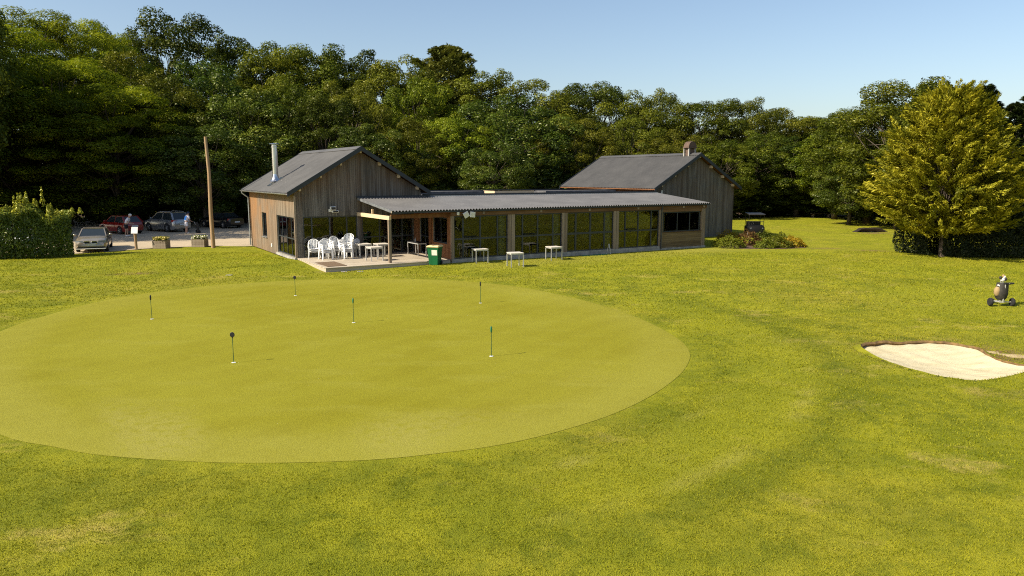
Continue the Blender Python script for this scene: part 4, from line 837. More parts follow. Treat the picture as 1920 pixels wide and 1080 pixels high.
def clump(x, y, rx, ry, h, mat, seed, label, n=2600, leaf=.05, tn=(.15, .8)):
    rg = np.random.default_rng(seed); d = unit(rg, n); d[:, 2] = np.abs(d[:, 2]); rad = (.8 + .25 * rg.random(n)) * (1 + .18 * np.sin(d[:, 0] * 6 + seed) * np.sin(d[:, 1] * 6) + .1 * np.sin(d[:, 2] * 9 + d[:, 0] * 7))
    C = d * rad[:, None] * np.array([rx, ry, h]); C[:, 2] = np.maximum(C[:, 2], .02)
    me = leaf_mesh('foliage', C, d * .6 + np.array([0, 0, .6]) + rg.normal(size=(n, 3)) * .7, leaf * rg.uniform(.6, 1.4, n), .4, rg.uniform(*tn) * .5 + .5 * rg.uniform(*tn, n), rg=rg); me.materials.append(M[mat])
    t = thing('heather_shrub', label, 'shrub', (x, y, float(ground_h(x, y))), 0, 'low shrubs in the bed beside the buggy'); link('foliage', me, [], t)
    m = MB(); m.tube([(0, 0, -.05), (.05, .02, h * .6)], [.06, .02], 6); m.build('stem', M['bark'], t)
clump(14.35, 49.0, .95, .8, .72, 'f_heather', 1, 'low fresh-green shrub at the near left of the bed by the right gable')
clump(14.7, 50.6, 1.0, .6, .95, 'f_heatheryel', 2, 'orange-tipped shrub behind the near-left green one, against the right gable', tn=(.1, .6))
clump(16.1, 50.7, .9, .7, .92, 'f_heatherred', 3, 'rust-red shrub in front of the golf buggy'); clump(17.4, 51.2, .95, .7, .88, 'f_heather', 4, 'brownish-olive dome shrub right of the rust-red one', tn=(0, .35))
clump(16.6, 48.7, .75, .6, .5, 'f_heather', 5, 'small bright-green shrub at the front middle of the bed'); clump(17.6, 48.9, .8, .7, .62, 'f_heather', 6, 'dark olive low shrub right of the front middle one', tn=(0, .45))
clump(18.2, 50.3, .8, .7, .80, 'f_heather', 7, 'green shrub at the back right of the bed'); clump(18.55, 49.3, .85, .7, .66, 'f_heatheryel', 8, 'golden-flecked shrub at the right end of the bed')
sb = MB(); sb.add([(x, y, float(ground_h(x, y)) + .012) for x, y in [(13.6, 48.4), (15.4, 48.0), (17.6, 47.9), (19.2, 48.5), (19.4, 50), (18.4, 51.6), (16, 51.8), (14, 51.2)]], [tuple(range(8))]); tag(sb.build('planting_bed', M['soil']), kind='structure')
# ------------------------------------------------------------------ putting pins
def pin(x, y, style, label):
    t = thing('putting_pin', label, 'golf pin', (x, y, .012), 0, 'putting pins on the green')
    m = MB(); m.tube([(0, 0, -.06), (0, 0, .66)], .0085, 8); m.build('rod', M['rodgreen'], t)
    m = MB(); m.lathe([(.046, .004), (.054, .004), (.054, .009), (.046, .009)], (0, 0, 0), 18); m.build('cup_rim', M['cup'], t)
    m = MB(); m.lathe([(.045, .002), (.045, .005)], (0, 0, 0), 18); m.build('cup_hole', M['hole'], t)
    m = MB()
    if style == 'disc':
        m.lathe([(.01, -.012), (.058, -.012), (.062, 0), (.058, .012), (.01, .012)], (0, 0, .72), 18, 'y'); m.lathe([(.004, -.05), (.014, -.03), (.022, 0)], (0, 0, .675), 10)
        o = m.build('number_disc', M['pinblack'], t, smooth=True)
        m = MB(); m.tube([(.052 * math.cos(a), 0, .735 + .05 * math.sin(a)) for a in np.linspace(.35, 2.8, 9)], .006, 6); m.build('wire_loop', M['dark'], o)
    else:
        m.lathe([(.007, -.09), (.02, -.075), (.026, 0), (.024, .06), (.008, .085)], (0, 0, .72), 12); m.build('flag_sleeve', M['pingreen'] if style == 'green' else M['pinblack'], t, smooth=True)
pin(-8.53, 29.04, 'disc', 'putting pin with black disc at the back of the green'); pin(-11.87, 24.19, 'black', 'thin putting pin without disc at the far left of the green')
pin(-5.09, 23.57, 'green', 'putting pin with dark green tip near the middle of the green'); pin(-7.04, 18.4, 'disc', 'putting pin with large black disc at the front left of the green')
pin(-1.17, 27.3, 'black', 'putting pin with black tip at the back right of the green'); pin(-.54, 19.07, 'green', 'putting pin with green tip at the front right of the green')
# ------------------------------------------------------------------ tables
def table(name, label, x, y, z, rz, grp, s=.70, sy=.70, top='tabletop', leg='alu', h=.74):
    t = thing(name, label, 'table', (x, y, z), rz, grp); a, b = s / 2, sy / 2
    m = MB(); m.box(-a, a, -b, b, h - .03, h); m.build('table_top', M[top], t, bevel=.006)
    m = MB(); m.box(-a + .02, a - .02, -b + .02, -b + .045, h - .09, h - .031); m.box(-a + .02, a - .02, b - .045, b - .02, h - .09, h - .031); m.box(-a + .02, -a + .045, -b + .046, b - .046, h - .09, h - .031); m.box(a - .045, a - .02, -b + .046, b - .046, h - .09, h - .031); m.build('apron', M[leg], t)
    for sx in (-1, 1):
        for q in (-1, 1): m = MB(); m.box(sx * (a - .03) - .022, sx * (a - .03) + .022, q * (b - .03) - .022, q * (b - .03) + .022, -.01, h - .091); m.build('leg', M[leg], t)
    return t
gh = lambda x, y: float(ground_h(x, y))
for x, y, rz, lab in ((-1.72, 40.0, YAW - .15, 'square cafe table on the grass nearest the green bin'), (.17, 38.65, YAW - .2, 'square cafe table on the grass farthest from the windows'), (2.35, 41.75, YAW - .1, 'square cafe table on the grass close to the second window bay')):
    table('cafe_table', lab, x, y, gh(x, y), rz, 'cafe tables outside', .72, .72)
for u, v, rz, lab in ((-3.62, 3.75, 0, 'square cafe table on the deck nearest the stacked chairs'), (-3.75, 1.75, .08, 'square cafe table at the front of the deck left of the porch post'), (-2.72, 3.35, .02, 'square cafe table on the deck behind the porch post')):
    x, y = uv(u, v); table('cafe_table', lab, x, y, .232, YAW + rz, 'cafe tables outside', .72, .72)
x, y = uv(-.62, 3.3); table('side_table', 'dark narrow table against the red-brown porch wall', x, y, .232, YAW, None, .55, 1.5, 'dark', 'alu')
t = thing('soap_bottle', 'small clear bottle standing on the dark narrow porch table', 'bottle', (*uv(-.62, 3.5), .972)); m = MB(); m.lathe([(.001, 0), (.035, .0), (.035, .13), (.012, .16), (.012, .2), (.02, .2), (.02, .22), (.001, .22)], n=12); m.build('bottle_body', M['alu'], t, smooth=True)
# ------------------------------------------------------------------ stacked plastic armchairs
def chair_proto():
    t = thing('plastic_armchair', 'x', 'chair'); w = M['white']
    m = MB(); m.loft([[(x, y, .42 - .03 * math.cos(x / .22 * 1.2) + (.0 if y > -.2 else -.02)) for x in np.linspace(-.23, .23, 7)] for y in np.linspace(-.23, .22, 7)], cap=False, close=False); o = m.build('seat', w, t, smooth=True); sm = o.modifiers.new('s', 'SOLIDIFY'); sm.thickness = .02
    m = MB()      # backrest: curved rim with slats
    arc = [(-.26, .10, .50), (-.27, .22, .62), (-.24, .29, .76), (-.12, .33, .84), (0, .34, .86), (.12, .33, .84), (.24, .29, .76), (.27, .22, .62), (.26, .10, .50)]
    m.tube(arc, .022, 7)
    for k in range(5):
        x = -.16 + .08 * k; m.bar((x * .9, .23, .41), (x, .315, .82), .045, .012, (0, 1, 0))
    m.build('backrest', w, t, smooth=True)
    for s in (-1, 1):
        m = MB(); m.loft([[(s * (.27 - .03), y, z), (s * (.27 + .03), y, z), (s * (.27 + .03), y, z + .022), (s * (.27 - .03), y, z + .022)] for y, z in ((-.24, .60), (-.1, .64), (.1, .65), (.25, .66))]); m.build('armrest', w, t, smooth=True)
        for q in (-1, 1):
            m = MB(); y0 = -.22 if q < 0 else .20; y1 = -.27 if q < 0 else .30; m.loft([[(s * a - .022, y - .022, z), (s * a + .022, y - .022, z), (s * a + .022, y + .022, z), (s * a - .022, y + .022, z)] for a, y, z in ((.28, y1, 0), (.255, (y0 + y1) / 2, .25), (.25, y0, .43), (.26, y0 - .02 * q, .60))]); m.build('leg', w, t)
    return t
CP = chair_proto(); first = True
def put_chair(u, v, z, rz, label):
    global first
    t = CP if first else copy_tree(CP); first = False
    x, y = uv(u, v); t.location = (x, y, .232 + z); t.rotation_euler = (0, 0, YAW + rz); t['label'] = label; t['group'] = 'white plastic armchairs stacked on the deck'
PL = ('bottom', 'second', 'third', 'fourth', 'fifth', 'sixth')
for u, v, rz, n, nm in ((-6.22, 4.40, -.25, 3, 'stack at the left against the gable'), (-5.80, 3.62, .1, 3, 'front left stack beside the mat'), (-5.42, 4.45, .2, 3, 'second stack from the left against the window'), (-4.95, 4.55, .15, 4, 'middle stack under the window'), (-4.75, 3.45, .3, 3, 'front right stack'), (-4.38, 4.25, -.5, 6, 'tallest stack beside the cafe table'), (-3.98, 4.55, -1.2, 2, 'low stack turned right behind the cafe table')):
    for k in range(n):
        pos = 'topmost' if k == n - 1 else PL[k]; put_chair(u, v - k * .035, k * .085, rz + random.uniform(-.04, .04), f'white plastic armchair, {pos} of the {nm}')
# a few chairs and tables inside, seen through the glass
def inner_chair(u, v, rz, lab):
    x, y = uv(u, v); t = thing('inner_chair', lab, 'chair', (x, y, .237), YAW + rz, 'metal chairs inside the veranda')
    m = MB(); m.box(-.2, .2, -.2, .2, .43, .46); m.build('seat', M['tabletop'], t); m = MB(); m.box(-.19, .19, .19, .21, .68, .86); m.build('backrest', M['tabletop'], t)
    for s in (-1, 1):
        m = MB(); m.tube([(s * .2, -.2, 0), (s * .19, -.19, .45)], .013, 6); m.build('leg', M['alu'], t); m = MB(); m.tube([(s * .2, .22, 0), (s * .19, .19, .45), (s * .19, .2, .88)], .013, 6); m.build('leg', M['alu'], t)
for u, v, rz, lab in ((2.35, .75, .4, 'light chair behind the first veranda window'), (3.25, 1.0, -.5, 'light chair behind the right edge of the first veranda window'), (4.3, .8, .3, 'light chair behind the left edge of the second veranda window'), (6.4, 1.0, 2.8, 'light chair behind the second veranda window'), (8.0, .8, .2, 'light chair behind the left leaf of the glazed door'), (9.5, .85, -.3, 'light chair behind the right leaf of the glazed door'), (10.5, 1.0, .5, 'light chair at the right edge of the glazed door'), (12.6, 1.1, .6, 'light chair behind the fourth veranda window')): inner_chair(u, v, rz, lab)
for u, v, lab in ((.75, 1.0, 'dark table behind the first veranda window'), (5.4, 1.0, 'dark table behind the second veranda window'), (13.4, 1.3, 'dark table behind the fourth veranda window')):
    x, y = uv(u, v); table('inner_table', lab, x, y, .237, YAW, 'tables inside the veranda', .9, .8, 'dark', 'dark')
# ------------------------------------------------------------------ green wheelie bin
B = thing('wheelie_bin', 'green wheelie bin with cream lid beside the deck', 'bin', (-4.05, 39.05, gh(-4.05, 39.05)), -.25)
m = MB(); m.loft([[(x * a, y * b, z) for x, y in ((-1, -1), (1, -1), (1, 1), (-1, 1))] for a, b, z in ((.23, .26, .0), (.235, .265, .05), (.30, .345, .86), (.32, .365, .87), (.32, .365, .93))]); m.build('bin_body', M['bin'], B, bevel=.02)
m = MB(); m.loft([[(x * a, y * b, z) for x, y in ((-1, -1), (1, -1), (1, 1), (-1, 1))] for a, b, z in ((.335, .385, .932), (.335, .385, .985), (.27, .31, 1.03))]); ld = m.build('lid', M['binlid'], B, bevel=.02)
m = MB(); m.bar((-.2, .41, .93), (.2, .41, .93), .03, .03); m.build('handle', M['bin'], B)
m = MB(); m.hexa([(x * 1, -(.265 + (z - .05) * .0988) - d, z) for z in (.52, .80) for d in (.004, .008) for x in (-.06, .24)]); lb_ = m.build('label_sheet', M['paper'], B)
for s in (-1, 1): m = MB(); m.lathe([(.02, -.025), (.1, -.025), (.1, .025), (.02, .025)], (s * .26, .27, .1), 16, 'x'); m.build('wheel', M['rubber'], B)
m = MB()
for k in range(5): m.hexa([(x, -(.265 + (z - .05) * .0988) - d, z) for z in (.56 + k * .045, .572 + k * .045) for d in (.009, .0105) for x in (-.03, .10 + .1 * ((k * 7) % 3) / 2)])
m.build('faded_print', M['dark'], lb_) if False else None
# ------------------------------------------------------------------ pole, sign, planters, bench, small marks
t = thing('utility_pole', 'tall bare wooden pole at the edge of the car park', 'pole', (-19.55, 48.75, 0)); m = MB(); m.col = .5; m.tube([(0, 0, -.3), (-.04, 0, 2.3), (-.02, .05, 4.8), (-.12, .05, 7.15)], [.135, .125, .105, .09], 12); m.build('shaft', M['polewood'], t, smooth=True)
t = thing('notice_post', 'white notice board on a thick wooden post left of the planters', 'sign', (-24.2, 47.95, 0), .1); m = MB(); m.tube([(0, 0, -.2), (-.02, 0, 1.18)], .085, 12); m.build('post', M['polewood'], t, smooth=True)
m = MB(); vs = [(x, -.10 + z * -.0 - d + (z - 1.2) * .35, z) for z in (1.02, 1.42) for d in (0, .02) for x in (-.20, .20)]; m.hexa(vs); m.build('notice_board', M['whitepaint'], t)
def planter(x, y, rz, label, seed):
    t = thing('planter_box', label, 'planter', (x, y, gh(x, y)), rz, 'planter boxes along the car park')
    for k in range(3):
        for a, b, c, d in ((-.42, .42, -.36, -.335), (-.42, .42, .335, .36), (-.42, -.395, -.334, .334), (.395, .42, -.334, .334)): m = MB(); m.col = random.random(); m.box(a, b, c, d, .01 + k * .172, .01 + k * .172 + .164); m.build('plank', M['post'], t)
    m = MB(); m.box(-.39, .39, -.33, .33, .02, .46); m.build('soil', M['soil'], t)
    rg = np.random.default_rng(seed); n = 700; C = np.stack([rg.uniform(-.42, .42, n), rg.uniform(-.36, .36, n), .5 + .18 * rg.random(n) + .1 * np.sin(rg.random(n) * 9)], 1); me = leaf_mesh('leaves', C, np.array([0, 0, 1.]) + rg.normal(size=(n, 3)) * .7, .05 * rg.uniform(.6, 1.3, n), .5, rg.random(n), rg=rg); me.materials.append(M['f_lime']); link('leaves', me, [], t)
    n = 200; C = np.stack([rg.uniform(-.44, .44, n), rg.uniform(-.4, .36, n), .58 + .16 * rg.random(n)], 1); me = leaf_mesh('flowers', C, np.array([0, -.3, 1.]) + rg.normal(size=(n, 3)) * .4, .045 * rg.uniform(.6, 1.3, n), .9, rg.random(n), rg=rg); me.materials.append(M['petal'] if seed % 2 else M['petalw']); link('flowers', me, [], t)
planter(-22.85, 48.55, .0, 'wooden planter of yellow flowers next to the notice post', 1); planter(-20.75, 49.55, .0, 'wooden planter of white flowers next to the tall pole', 2)
t = thing('garden_bench', 'long pale bench in the black shade at the back of the clearing', 'bench', (34.6, 84.0, 0), .1)
for k in range(3): m = MB(); m.box(-1.15, 1.15, -.2 + k * .14, -.08 + k * .14, .42, .46); m.build('seat_slat', M['post'], t)
for s in (-.9, .9): m = MB(); m.box(s - .05, s + .05, -.18, .2, -.02, .419); m.build('leg', M['post'], t)
for i, (x, y, lab) in enumerate(((-13.46, 35.23, 'white marker slab in the lawn left behind the green'), (-8.26, 36.42, 'pale slab in the lawn just in front of the deck'), (-7.47, 36.5, 'small pale slab right of the one in front of the deck'))):
    o = one('lawn_slab', 'concrete', (-.14, .14, -.10, .10, -.02, .018), parent=None); o.location = (x, y, gh(x, y)); o.rotation_euler = (0, 0, .2 * i); tag(o, lab, 'slab', 'slabs let into the lawn')
t = thing('green_hose_reel', 'dark green doormat roll lying along the foot of the glazed door', 'mat', (*uv(9.3, -.45), gh(*uv(9.3, -.45))), YAW); m = MB(); m.box(-1.1, .9, -.16, .16, .0, .03); m.build('mat_strip', M['pingreen'], t); t.name = 'door_mat'; t['label'] = 'dark green mat on the grass below the glazed door'
t = thing('folded_easel', 'small pale folding stand leaning at the glazed door', 'stand', (*uv(10.35, -.35), gh(*uv(10.35, -.35))), YAW)
for a in (-.17, 0, .17): m = MB(); m.tube([(a, -.1 + abs(a), 0), (a * .1, .05, .62)], .014, 6); m.build('leg', M['alu'], t)
# ------------------------------------------------------------------ golf trolley with bag
T = thing('golf_trolley', 'golf trolley with a loaded bag on the lawn at the right edge', 'golf trolley', (17.75, 26.75, gh(17.75, 26.75)), -.12)
for s in (-1, 1):
    m = MB(); m.lathe([(.09, -.045), (.135, -.05), (.155, -.02), (.155, .02), (.135, .05), (.09, .045)], (s * .37, -.05, .155), 20, 'x'); wl = m.build('wheel', M['rubber'], T, smooth=True)
    m = MB(); m.lathe([(.001, -.03), (.09, -.03), (.09, .03), (.001, .03)], (s * .37, -.05, .155), 14, 'x'); m.build('rim', M['bag_tan'], wl)
m = MB(); m.tube([(-.35, -.05, .16), (.35, -.05, .16)], .018, 8); m.tube([(0, -.05, .16), (0, .05, .3)], .03, 8); m.box(-.09, .09, -.1, .06, .14, .24); m.build('axle', M['alu'], T)
m = MB(); m.tube([(0, -.16, .16), (.0, -.17, .45), (.02, -.2, .85)], .02, 8); m.tube([(.0, -.05, .2), (0, .55, .09)], .018, 8); m.build('shaft', M['alu'], T, smooth=True)
m = MB(); m.lathe([(.06, -.03), (.09, -.03), (.09, .03), (.06, .03)], (0, .55, .09), 14, 'x'); m.build('front_wheel', M['rubber'], T)
m = MB(); m.tube([(.02, -.2, .82), (.12, -.25, .86), (.27, -.24, .87)], [.025, .04, .03], 8); m.box(-.02, .16, -.27, -.17, .83, .89); m.build('handle', M['dark'], T, smooth=True)
G = thing('golf_bag', 'tan and black golf bag full of clubs strapped to the trolley', 'golf bag', (17.75, 26.75, gh(17.75, 26.75)), -.12)
def gp(z, dx=0, dy=0): return (-.02 + dx + .06 * (z - .3), -.02 + dy + .02 * z, z)
m = MB(); m.tube([gp(.24), gp(.32), gp(.5), gp(.7), gp(.84)], [.13, .19, .21, .20, .185], 16); m.build('bag_body', M['bag_dark'], G, smooth=True)
m = MB(); m.tube([gp(.40, -.15, -.05), gp(.48, -.17, -.05), gp(.62, -.17, -.05), gp(.70, -.15, -.05)], [.07, .11, .11, .07], 10); m.build('side_pocket', M['bag_tan'], G, smooth=True)
m = MB(); m.tube([gp(.70, -.14, -.06), gp(.74, -.16, -.06), gp(.80, -.1, -.06)], [.05, .07, .04], 10); m.build('towel', M['bag_white'], G, smooth=True)
m = MB(); m.tube([gp(.36, .13, -.06), gp(.46, .14, -.06), gp(.62, .12, -.06)], [.05, .07, .05], 10); m.build('front_pocket', M['bag_dark'], G, smooth=True)
for k, (dx, dy, hz, mt) in enumerate(((-.08, .05, 1.06, 'bag_dark'), (.02, .07, 1.12, 'bag_tan'), (.08, .0, 1.02, 'bag_dark'), (-.02, -.04, 1.0, 'bag_white'), (.05, .05, 1.08, 'bag_white'), (-.07, -.02, .96, 'alu'), (.10, .06, .98, 'alu'))):
    m = MB(); m.tube([gp(.8, dx * .7, dy * .7), gp(hz - .08, dx, dy)], .007, 6); c = m.build('club', M['alu'], G); m = MB(); m.ball(gp(hz - .03, dx, dy), .05 if mt != 'alu' else .03, 8, (1, 1, 1.2)); m.build('head_cover', M[mt], c, smooth=True)
# ------------------------------------------------------------------ golf buggy
K = thing('golf_buggy', 'black golf buggy with roof parked behind the low shrubs', 'golf buggy', (19.0, 58.6, gh(19.0, 58.6)), -.15)
m = MB(); m.loft([[(x * a, y, z) for x, z in ((-1, .28), (1, .28), (1, b), (.8, c), (-.8, c), (-1, b))] for y, a, b, c in ((-1.2, .50, .55, .62), (-1.05, .60, .72, .82), (-.55, .62, .80, .90), (-.45, .62, .45, .48), (.35, .62, .45, .48), (.42, .6, .72, .78), (1.15, .58, .70, .76))]); m.build('body', M['buggyblack'], K, smooth=True)
m = MB(); m.loft([[(x * .62, y, z) for x, y, z in ((-1, -1.15, 1.70), (1, -1.15, 1.70), (1, 1.0, 1.72), (-1, 1.0, 1.72))], [(x * .60, y, z) for x, y, z in ((-1, -1.1, 1.77), (1, -1.1, 1.77), (1, .95, 1.79), (-1, .95, 1.79))]]); m.build('canopy_roof', M['dark'], K, bevel=.02)
for s in (-1, 1):
    for y0, y1 in ((-.62, -.95), (.95, .85)): m = MB(); m.tube([(s * .56, y0, .7), (s * .56, y1, 1.71)], .022, 6); m.build('roof_post', M['dark'], K)
    for y in (-.82, .82): m = MB(); m.lathe([(.03, -.1), (.22, -.1), (.235, -.05), (.235, .05), (.22, .1), (.03, .1)], (s * .52, y, .235), 18, 'x'); wl = m.build('wheel', M['rubber'], K, smooth=True); m = MB(); m.lathe([(.002, -.105), (.12, -.105), (.12, .105), (.002, .105)], (s * .52, y, .235), 12, 'x'); m.build('rim', M['alu'], wl)
    m = MB(); m.lathe([(.001, -.02), (.055, -.02), (.055, 0), (.001, .0)], (s * .42, -1.14, .66), 12, 'y'); m.build('headlight', M['lamp'], K)
m = MB(); m.box(-.55, .55, .1, .55, .6, .72); m.build('seat', M['bag_dark'], K, bevel=.03); m = MB(); m.box(-.55, .55, .5, .6, .72, 1.12); m.build('backrest', M['bag_dark'], K, bevel=.03)
m = MB(); m.tube([(-.28, -.5, .8), (-.28, -.2, .98)], .02, 6); m.tube([(-.28 + .16 * math.cos(a), -.2 + .06 * math.sin(a), .98 + .15 * math.sin(a)) for a in np.linspace(0, 6.283, 13)], .014, 6); m.build('steering_wheel', M['dark'], K)
m = MB(); m.tube([(-.56, -.8, 1.18), (.56, -.8, 1.18)], .02, 6); m.tube([(-.56, -.93, 1.66), (.56, -.93, 1.66)], .02, 6); m.build('windscreen_frame', M['dark'], K)
# ------------------------------------------------------------------ cars
def car(label, x, y, rz, paint, kind='sedan', kidney=False, tail=False, roofrails=False):
    D = dict(sedan=dict(L=4.55, W=1.80, H=1.40, nose=.70, hood=.93, belt=.92, deck=1.00, ws=.95, rf=.15, rr=-.95, rb=-1.55, wb=1.38, wr=.32), suv=dict(L=4.45, W=1.84, H=1.66, nose=.86, hood=1.06, belt=1.06, deck=1.08, ws=1.0, rf=.30, rr=-1.65, rb=-2.08, wb=1.33, wr=.36), hatch=dict(L=4.1, W=1.76, H=1.48, nose=.74, hood=.96, belt=.95, deck=.98, ws=.95, rf=.25, rr=-1.4, rb=-1.9, wb=1.25, wr=.32))[kind]
    L, W_, H, wb, wr = D['L'] / 2, D['W'] / 2, D['H'], D['wb'], D['wr']
    t = thing('parked_car', label, 'car', (x, y, .004), rz, 'cars in the car park'); pm_ = M[paint]
    st = sorted(set(list(np.linspace(-L, L, 19)) + [s * wb + k * wr * 1.16 for s in (-1, 1) for k in (-1, -.92, -.75, -.5, -.2, .2, .5, .75, .92, 1)] + [L - .06, -L + .06, L - .2, -L + .18])); rings = []
    for xx in st:
        e = abs(xx) / L; w_ = W_ * (1 - .05 * e ** 2 - .16 * max(0, (e - .82) / .18) ** 2); zb = .22 + .10 * max(0, (e - .9) / .1)
        for s in (-1, 1):
            dx = xx - s * wb
            if abs(dx) < wr * 1.16: zb = max(zb, wr + math.sqrt(max(0, (wr * 1.16) ** 2 - dx * dx)) - .02)
        if xx > D['ws']: f = (xx - D['ws']) / (L - D['ws']); top = D['hood'] + (D['nose'] - D['hood']) * f ** 1.7 - .10 * max(0, (f - .93) / .07)
        elif xx < D['rb']: f = (D['rb'] - xx) / (L + D['rb'] + 1e-6); top = D['deck'] - .06 * f ** 2 - .06 * max(0, (f - .9) / .1)
        else: top = D['belt'] + .01
        sh = top - .08; md = max(.56, zb + .02); md = min(md, sh - .03); zb = min(zb, md - .02)
        half = [(w_ * .93, zb), (w_ * .985, zb + (md - zb) * .4), (w_, md), (w_ * .985, (md + sh) / 2 + .02), (w_ * .93, sh), (w_ * .82, top - .012), (w_ * .45, top + .012)]
        rings.append([(xx, a, z) for a, z in half] + [(xx, -a, z) for a, z in half[::-1]])
    m = MB(); m.loft(rings); m.build('body', pm_, t, smooth=True)
    yb, yt = W_ * .84, W_ * .66; zb_, zt = D['belt'] - .01, H - .05; ws, rf, rr, rb = D['ws'], D['rf'], D['rr'], D['rb']
    def panel(name, vs, mat='carglass', out_=.0): m = MB(); m.add(vs, [tuple(range(len(vs)))]); o = m.build(name, M[mat], t); sm = o.modifiers.new('s', 'SOLIDIFY'); sm.thickness = .02; sm.offset = 0
    panel('windscreen', [(ws, yb, zb_), (ws, -yb, zb_), (rf, -yt, zt), (rf, yt, zt)]); panel('rear_window', [(rb, -yb, zb_), (rb, yb, zb_), (rr, yt, zt), (rr, -yt, zt)])
    for s in (-1, 1): panel('side_window', [(ws, s * yb, zb_), (rf, s * yt, zt), (rr, s * yt, zt), (rb, s * yb, zb_)])
    m = MB(); m.loft([[(xx, yy * yt * 1.03, zt + c * (1 - yy * yy) + .012) for yy in np.linspace(-1, 1, 7)] + [(xx, yy * yt * 1.03, zt - .02) for yy in np.linspace(1, -1, 7)] for xx, c in ((rf + .05, .015), (rf - .15, .035), ((rf + rr) / 2, .045), (rr + .15, .035), (rr - .05, .015))]); rfo = m.build('roof', pm_, t, smooth=True)
    xm = (ws + rb) / 2 + .05
    for s in (-1, 1):
        for pa, pb, wa, wb_ in (((ws + .02, s * yb, zb_), (rf, s * yt * 1.01, zt), .06, .05), ((rb - .02, s * yb, zb_), (rr, s * yt * 1.01, zt), .14, .05), ((xm, s * yb * 1.01, zb_), (xm - .05, s * yt * 1.02, zt), .05, .07)): m = MB(); m.bar(pa, pb, wa, wb_); m.build('pillar', pm_, t)
    if roofrails:
        for s in (-1, 1): m = MB(); m.tube([(rf - .1, s * yt * .95, zt + .03), (rf - .25, s * yt * .95, zt + .085), (rr + .3, s * yt * .95, zt + .085), (rr + .1, s * yt * .95, zt + .03)], .018, 6); m.build('roof_rail', M['alu'], rfo)
    for s in (-1, 1):
        for q in (-1, 1):
            m = MB(); yy = s * (W_ - .11); m.lathe([(wr * .62, -.10), (wr * .95, -.10), (wr, -.06), (wr, .06), (wr * .95, .10), (wr * .62, .10)], (q * wb, yy, wr), 22, 'y'); wl = m.build('wheel', M['rubber'], t, smooth=True)
            m = MB(); m.lathe([(.03, .0), (wr * .63, .0), (wr * .63, .02), (.03, .02)], (q * wb, yy + s * .06 - .01, wr), 18, 'y'); m.m = 1
            for k in range(5): a = k * 1.2566; m.bar((q * wb, yy + s * .10, wr), (q * wb + wr * .6 * math.cos(a), yy + s * .09, wr + wr * .6 * math.sin(a)), .03, .05, (0, 1, 0))
            m.build('rim', [M['dark'], M['alu']], wl)
        m = MB(); m.loft([[(L - a, s * W_ * b, z) for z in (.59, .73)] + [(L - a - .03, s * W_ * b, z) for z in (.73, .59)] for a, b in ((.005, .46), (.05, .68), (.17, .92))]) if kind != 'suv' else m.loft([[(L - a, s * W_ * b, z) for z in (.72, .86)] + [(L - a - .03, s * W_ * b, z) for z in (.86, .72)] for a, b in ((.06, .50), (.11, .68), (.26, .90))]); m.build('headlight', M['lamp'], t)
        m = MB(); zt2 = .80 if kind != 'suv' else .95; m.loft([[(-L + a, s * W_ * b, z) for z in (zt2 - .08, zt2 + .08)] + [(-L + a + .04, s * W_ * b, z) for z in (zt2 + .08, zt2 - .08)] for a, b in ((.02, .52), (.05, .74), (.22, .93))]); m.build('tail_lamp', M['taillamp'], t)
        m = MB(); m.ball((ws - .28, s * (W_ + .09), zb_ + .08), .09, 8, (.6, 1.1, .8)); m.bar((ws - .25, s * (W_ * .86), zb_ + .03), (ws - .27, s * (W_ + .03), zb_ + .05), .06, .03); m.build('mirror', pm_, t, smooth=True)
    g = MB()
    if kidney:
        for s in (-1, 1):
            g.m = 0; pr_ = [(L - .005, s * (.03 + a), z) for a, z in ((0, .555), (.27, .55), (.33, .60), (.32, .68), (.25, .715), (.02, .71))]; g.loft([pr_, [(p[0] + .03, p[1], p[2]) for p in pr_]]); 
        gr = g.build('grille', M['dark'], t); m = MB()
        for s in (-1, 1): pts_ = [(L + .03, s * (.03 + a), z) for a, z in ((0, .555), (.27, .55), (.33, .60), (.32, .68), (.25, .715), (.02, .71), (0, .555))]; m.tube(pts_, .02, 6)
        m.build('grille_surround', M['chrome'], gr)
    else: g.box(L - .02, L + .02, -.5, .5, .60, .70); g.build('grille', M['dark'], t)
    m = MB(); m.box(L - .03, L + .035, -.75, .75, .27, .36); m.build('air_intake', M['dark'], t)
    m = MB(); m.box(L - .1, L + .06, -.8, .8, .215, .262); m.build('bumper_lip', M['whitepaint'] if kidney else pm_, t, bevel=.02)
    m = MB(); m.box(L + .022, L + .034, -.26, .26, .43, .54); m.build('number_plate', M['whitepaint'], t); m = MB(); zz = .52 if kind == 'sedan' else .6; m.box(-L - .012, -L + .03, -.26, .26, zz, zz + .11); m.build('number_plate', M['whitepaint'], t)
    return t
car('champagne-coloured saloon parked nose-on at the end of the laurel hedge', -26.75, 47.75, R(-66), 'champagne', 'sedan', kidney=True)
car('white car mostly hidden behind the laurel hedge', -30.6, 46.0, R(-62), 'whitecar', 'hatch')
AR = math.atan2(.55, -.83)
car('red hatchback parked under the trees, leftmost of the shaded cars', -32.1, 61.4, AR, 'redpaint', 'hatch')
car('silver sport utility car with roof rails under the trees', -29.35, 63.7, AR, 'silverpaint', 'suv', roofrails=True)
car('black saloon under the trees, nearest the clubhouse', -26.5, 68.3, AR, 'blackpaint', 'sedan')
